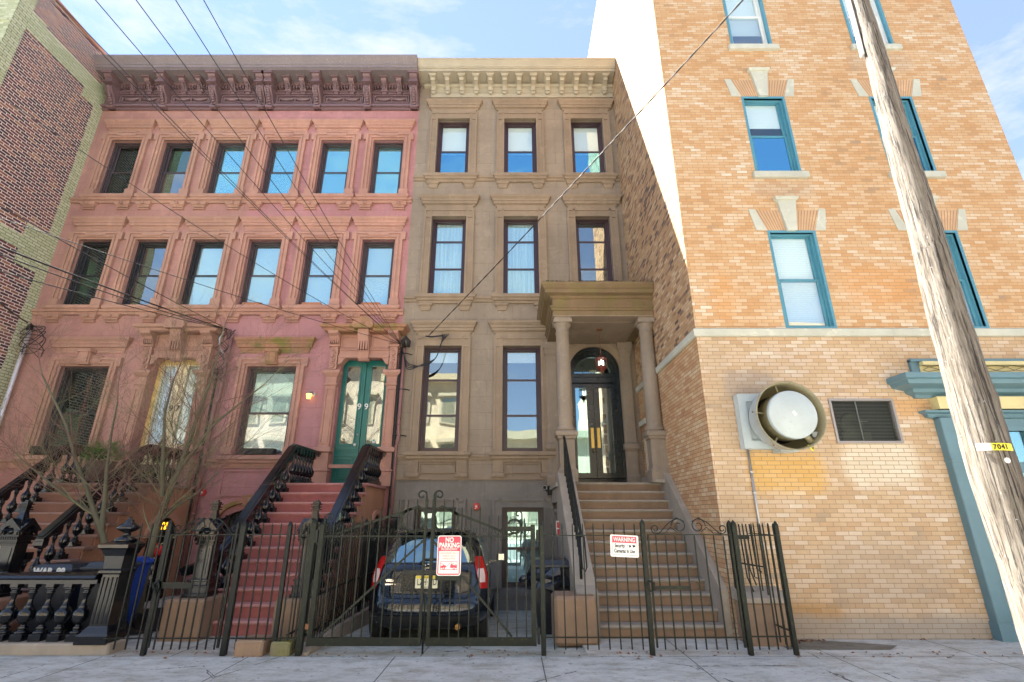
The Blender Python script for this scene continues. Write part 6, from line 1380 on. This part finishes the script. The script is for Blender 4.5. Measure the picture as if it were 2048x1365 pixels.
# ---------------------------------------------------------------- overhead wires
def wire(a, b, sag, r, mat, lb, name='overhead_wire', twist=0):
    m = MB(); a, b = Vector(a), Vector(b); n = 28 if not twist else 220; pts = []
    for k in range(n+1): t_ = k/n; p = a.lerp(b, t_); p.z -= sag*4*t_*(1-t_); pts.append(p)
    if twist:
        for ph_ in (0, math.pi): m.tube([p+Vector((0, math.cos(i*.55+ph_), math.sin(i*.55+ph_)))*r*.8 for i, p in enumerate(pts)], r*.75, 5)
    else: m.tube(pts, r, 5)
    solo(name, m, mat, lb, 'wire', tuple(a), 'overhead wires')
A = Vector((-2.72, 11.55, 5.55))
def ext(p, k=1.25): p = Vector(p); return A+(p-A)*k
for p, s, lb in (((-4.43, 3.5, 6.36), .15, 'first of the fan of thin wires rising steeply to the top left, leftmost strand'), ((-4.37, 3.5, 6.36), .15, 'thin steep wire just right of the leftmost strand at the top left'), ((-4.01, 3.5, 6.36), .12, 'thin steep wire crossing the mauve cornice, third strand from the left'),
                 ((-3.62, 3.5, 6.36), .12, 'thin steep wire crossing the mauve cornice, fourth strand from the left'), ((-3.25, 3.5, 6.36), .1, 'thin steep wire crossing the mauve cornice, rightmost strand but one'), ((-2.98, 3.5, 6.36), .1, 'thin steep wire crossing the mauve cornice, rightmost strand')):
    wire(A, ext(p), s, .0048, m_cable, lb)
for p, s, lb in (((-5.99, 4.5, 6.38), .25, 'upper of the shallow wires from the left edge over the salmon house'), ((-5.99, 5, 4.94), .1, 'low shallow wire ending at the drainpipe between the rose and brown houses')):
    wire(A, ext(p), s, .0055, m_cable, lb)
Bp = Vector((-6.95, 11.5, 5.9))
for p, r, s, lb in (((-6.1, 5, 5.1), .007, .05, 'single wire over the middle windows of the salmon house, uppermost of its bundle'), ((-5.80, 5, 4.50), .012, .05, 'thick black cable sagging across the salmon house above its door'), ((-5.77, 5, 4.42), .008, .08, 'thin cable just under the thick black one over the salmon house'), ((-5.72, 5, 4.20), .007, .05, 'lowest wire of the bundle crossing the salmon house')):
    p = Vector(p); wire(Bp, Bp+(p-Bp)*1.2, s, r, m_cable, lb)
wire((-12.0, 11.5, 6.1), (-7.2, 6.0, 4.6), .05, .016, m_cable, 'short black service cable reaching the steel mast at the far left')
wire((-2.05, 11.55, 5.78), (3.85, 4.0, 8.6), .06, .010, paint('twisted_cable', (.03, .022, .02), .7), 'thick twisted service cable rising right across the buff brick building', twist=1)

# ---------------------------------------------------------------- bare trees
def tree(base, stems, seed, lb):
    T = thing('bare_tree', lb, 'tree', base); random.seed(seed); tr_ = MB(); br_ = MB()
    def grow(p, d, r, length, depth):
        n = 4; pts = [p]; rs = [r]; d = d.normalized()
        for k in range(n):
            d = (d + Vector((random.gauss(0, .10), random.gauss(0, .10), random.gauss(0, .05)+.05))).normalized(); p = p + d*length/n; pts.append(p.copy()); rs.append(r*(1-.45*(k+1)/n))
        (tr_ if depth < 1 else br_).tube(pts, rs, 7 if depth < 2 else (5 if depth < 3 else 3), cap=False)
        if depth >= 5: return
        r = max(r, .0034)
        m = random.choice([3, 4]) if depth < 3 else random.choice([2, 3, 4])
        for i in range(m):
            t_ = .3+.7*(i+random.random())/m; k = min(n-1, int(t_*n)); q = pts[k].lerp(pts[k+1], t_*n-k) if k < n else pts[-1]
            ax = Vector((random.gauss(0, 1), random.gauss(0, .8), random.gauss(0, .4))).normalized(); side_ = (ax - d*ax.dot(d)).normalized()
            nd = (d*random.uniform(.6, 1.0)+side_*random.uniform(.5, .95)+Vector((0, 0, .15))); grow(q, nd, r*random.uniform(.36, .52), length*random.uniform(.55, .85), depth+1)
        grow(pts[-1], d+Vector((random.gauss(0, .15), random.gauss(0, .15), .1)), rs[-1], length*random.uniform(.55, .75), depth+1)
    for path, r0, r1, lim in stems:
        P = [Vector(q) for q in path]; rs = [r0+(r1-r0)*k/(len(P)-1) for k in range(len(P))]; tr_.tube(P, rs, 10, cap=False)
        for k in range(1, len(P)):
            if P[k].z < lim: continue
            d = (P[k]-P[k-1]).normalized()
            for q in range(3):
                s_ = Vector((random.uniform(-1, 1), random.uniform(-.8, .8), random.uniform(-.1, .5))); grow(P[k-1].lerp(P[k], random.random()), (d*.5+s_.normalized()), rs[k]*.32, random.uniform(.5, .9), 2)
        grow(P[-1], (P[-1]-P[-2]).normalized(), r1*.9, .7, 2)
    part('trunk', tr_, m_bark, T); part('crown', br_, m_twig, T); return T
tree((-5.95, 8.9, 0), [
    ([(-5.95,8.9,0),(-5.98,8.9,.5),(-5.96,8.88,1.0),(-5.93,8.9,1.5),(-5.86,8.9,2.0),(-5.75,8.9,2.5),(-5.70,8.9,2.9),(-5.64,8.9,3.4),(-5.52,8.85,3.9),(-5.45,8.8,4.5)], .078, .014, 1.4),
    ([(-5.95,8.88,1.9),(-6.0,8.8,2.3),(-6.05,8.75,2.8),(-6.12,8.7,3.3),(-6.1,8.7,3.9)], .04, .014, 2.2),
    ([(-5.80,8.9,2.3),(-5.5,8.8,2.7),(-5.25,8.75,3.1),(-4.95,8.7,3.35),(-4.5,8.6,3.7)], .035, .010, 2.4),
    ([(-5.95,8.9,1.45),(-5.6,8.7,1.7),(-5.2,8.6,1.95),(-4.85,8.5,2.3)], .028, .008, 1.6)], 21, 'bare upright sapling with a grey trunk behind the yard fence, in front of door 97')
tree((-6.15, 8.75, 0), [
    ([(-6.1,8.8,0),(-6.3,8.8,.45),(-6.55,8.8,.9),(-6.75,8.8,1.3),(-6.95,8.8,1.6),(-7.2,8.8,2.0),(-7.5,8.75,2.5),(-7.8,8.7,3.1),(-8.15,8.7,3.55),(-8.5,8.7,4.0)], .062, .012, 1.5),
    ([(-6.78,8.8,1.35),(-6.85,8.8,1.8),(-6.95,8.8,2.3),(-7.0,8.75,2.9),(-7.0,8.7,3.5)], .045, .010, 1.9),
    ([(-6.95,8.8,1.6),(-7.35,8.7,1.85),(-7.8,8.65,2.15),(-8.3,8.6,2.5)], .03, .010, 1.8)], 5, 'bare sapling leaning left over the cream door steps, with green mossy limbs')

# ---------------------------------------------------------------- one object per separate piece
import numpy as np
def split_pieces(o):
    me = o.data; nv = len(me.vertices)
    par = list(range(nv))
    def find(a):
        while par[a] != a: par[a] = par[par[a]]; a = par[a]
        return a
    for e in me.edges:
        a, b = find(e.vertices[0]), find(e.vertices[1])
        if a != b: par[a] = b
    rt = np.array([find(i) for i in range(nv)]); u, isl = np.unique(rt, return_inverse=True); k = len(u)
    if k < 2 or k > 900: return
    co = np.empty(nv*3, np.float32); me.vertices.foreach_get('co', co); co = co.reshape(nv, 3)
    lo = np.full((k, 3), 1e9); hi = np.full((k, 3), -1e9); np.minimum.at(lo, isl, co); np.maximum.at(hi, isl, co); size = (hi-lo).max(axis=1)
    gap = np.maximum(0, np.maximum(lo[:, None]-hi[None], lo[None]-hi[:, None])); near = np.sqrt((gap**2).sum(axis=2)) <= np.maximum(.018, .48*np.maximum(size[:, None], size[None]))
    g = list(range(k))
    def f2(a):
        while g[a] != a: g[a] = g[g[a]]; a = g[a]
        return a
    for a, b in zip(*np.nonzero(np.triu(near, 1))):
        a, b = f2(a), f2(b)
        if a != b: g[a] = b
    pc = np.array([f2(i) for i in range(k)]); ids = np.unique(pc)
    if len(ids) < 2 or len(ids) > 12: return
    vp = pc[isl]; V = [tuple(v.co) for v in me.vertices]; polys = [(tuple(p.vertices), p.use_smooth, p.material_index) for p in me.polygons]; base = o.name.split('.')[0]
    for n_, i in enumerate(ids):
        mb = MB(); mp_ = {}
        for q in np.nonzero(vp == i)[0]: mp_[int(q)] = len(mb.v); mb.v.append(V[int(q)])
        for vs_, sm_, mi_ in polys:
            if vs_[0] in mp_: mb.f.append([mp_[x] for x in vs_]); mb.sm.append(sm_); mb.mi.append(mi_)
        nm_ = mb.mesh(base, list(me.materials))
        if n_ == 0: o.data = nm_
        else: c = link(base, nm_, o.parent, tuple(o.location))
for o in list(COL.objects):
    if o.type == 'MESH' and o.parent and o.data.users == 1 and o.name.split('.')[0] not in ('crown', 'trunk', 'foliage', 'staples', 'baluster', 'picket') and 'lettering' not in o.name: split_pieces(o)
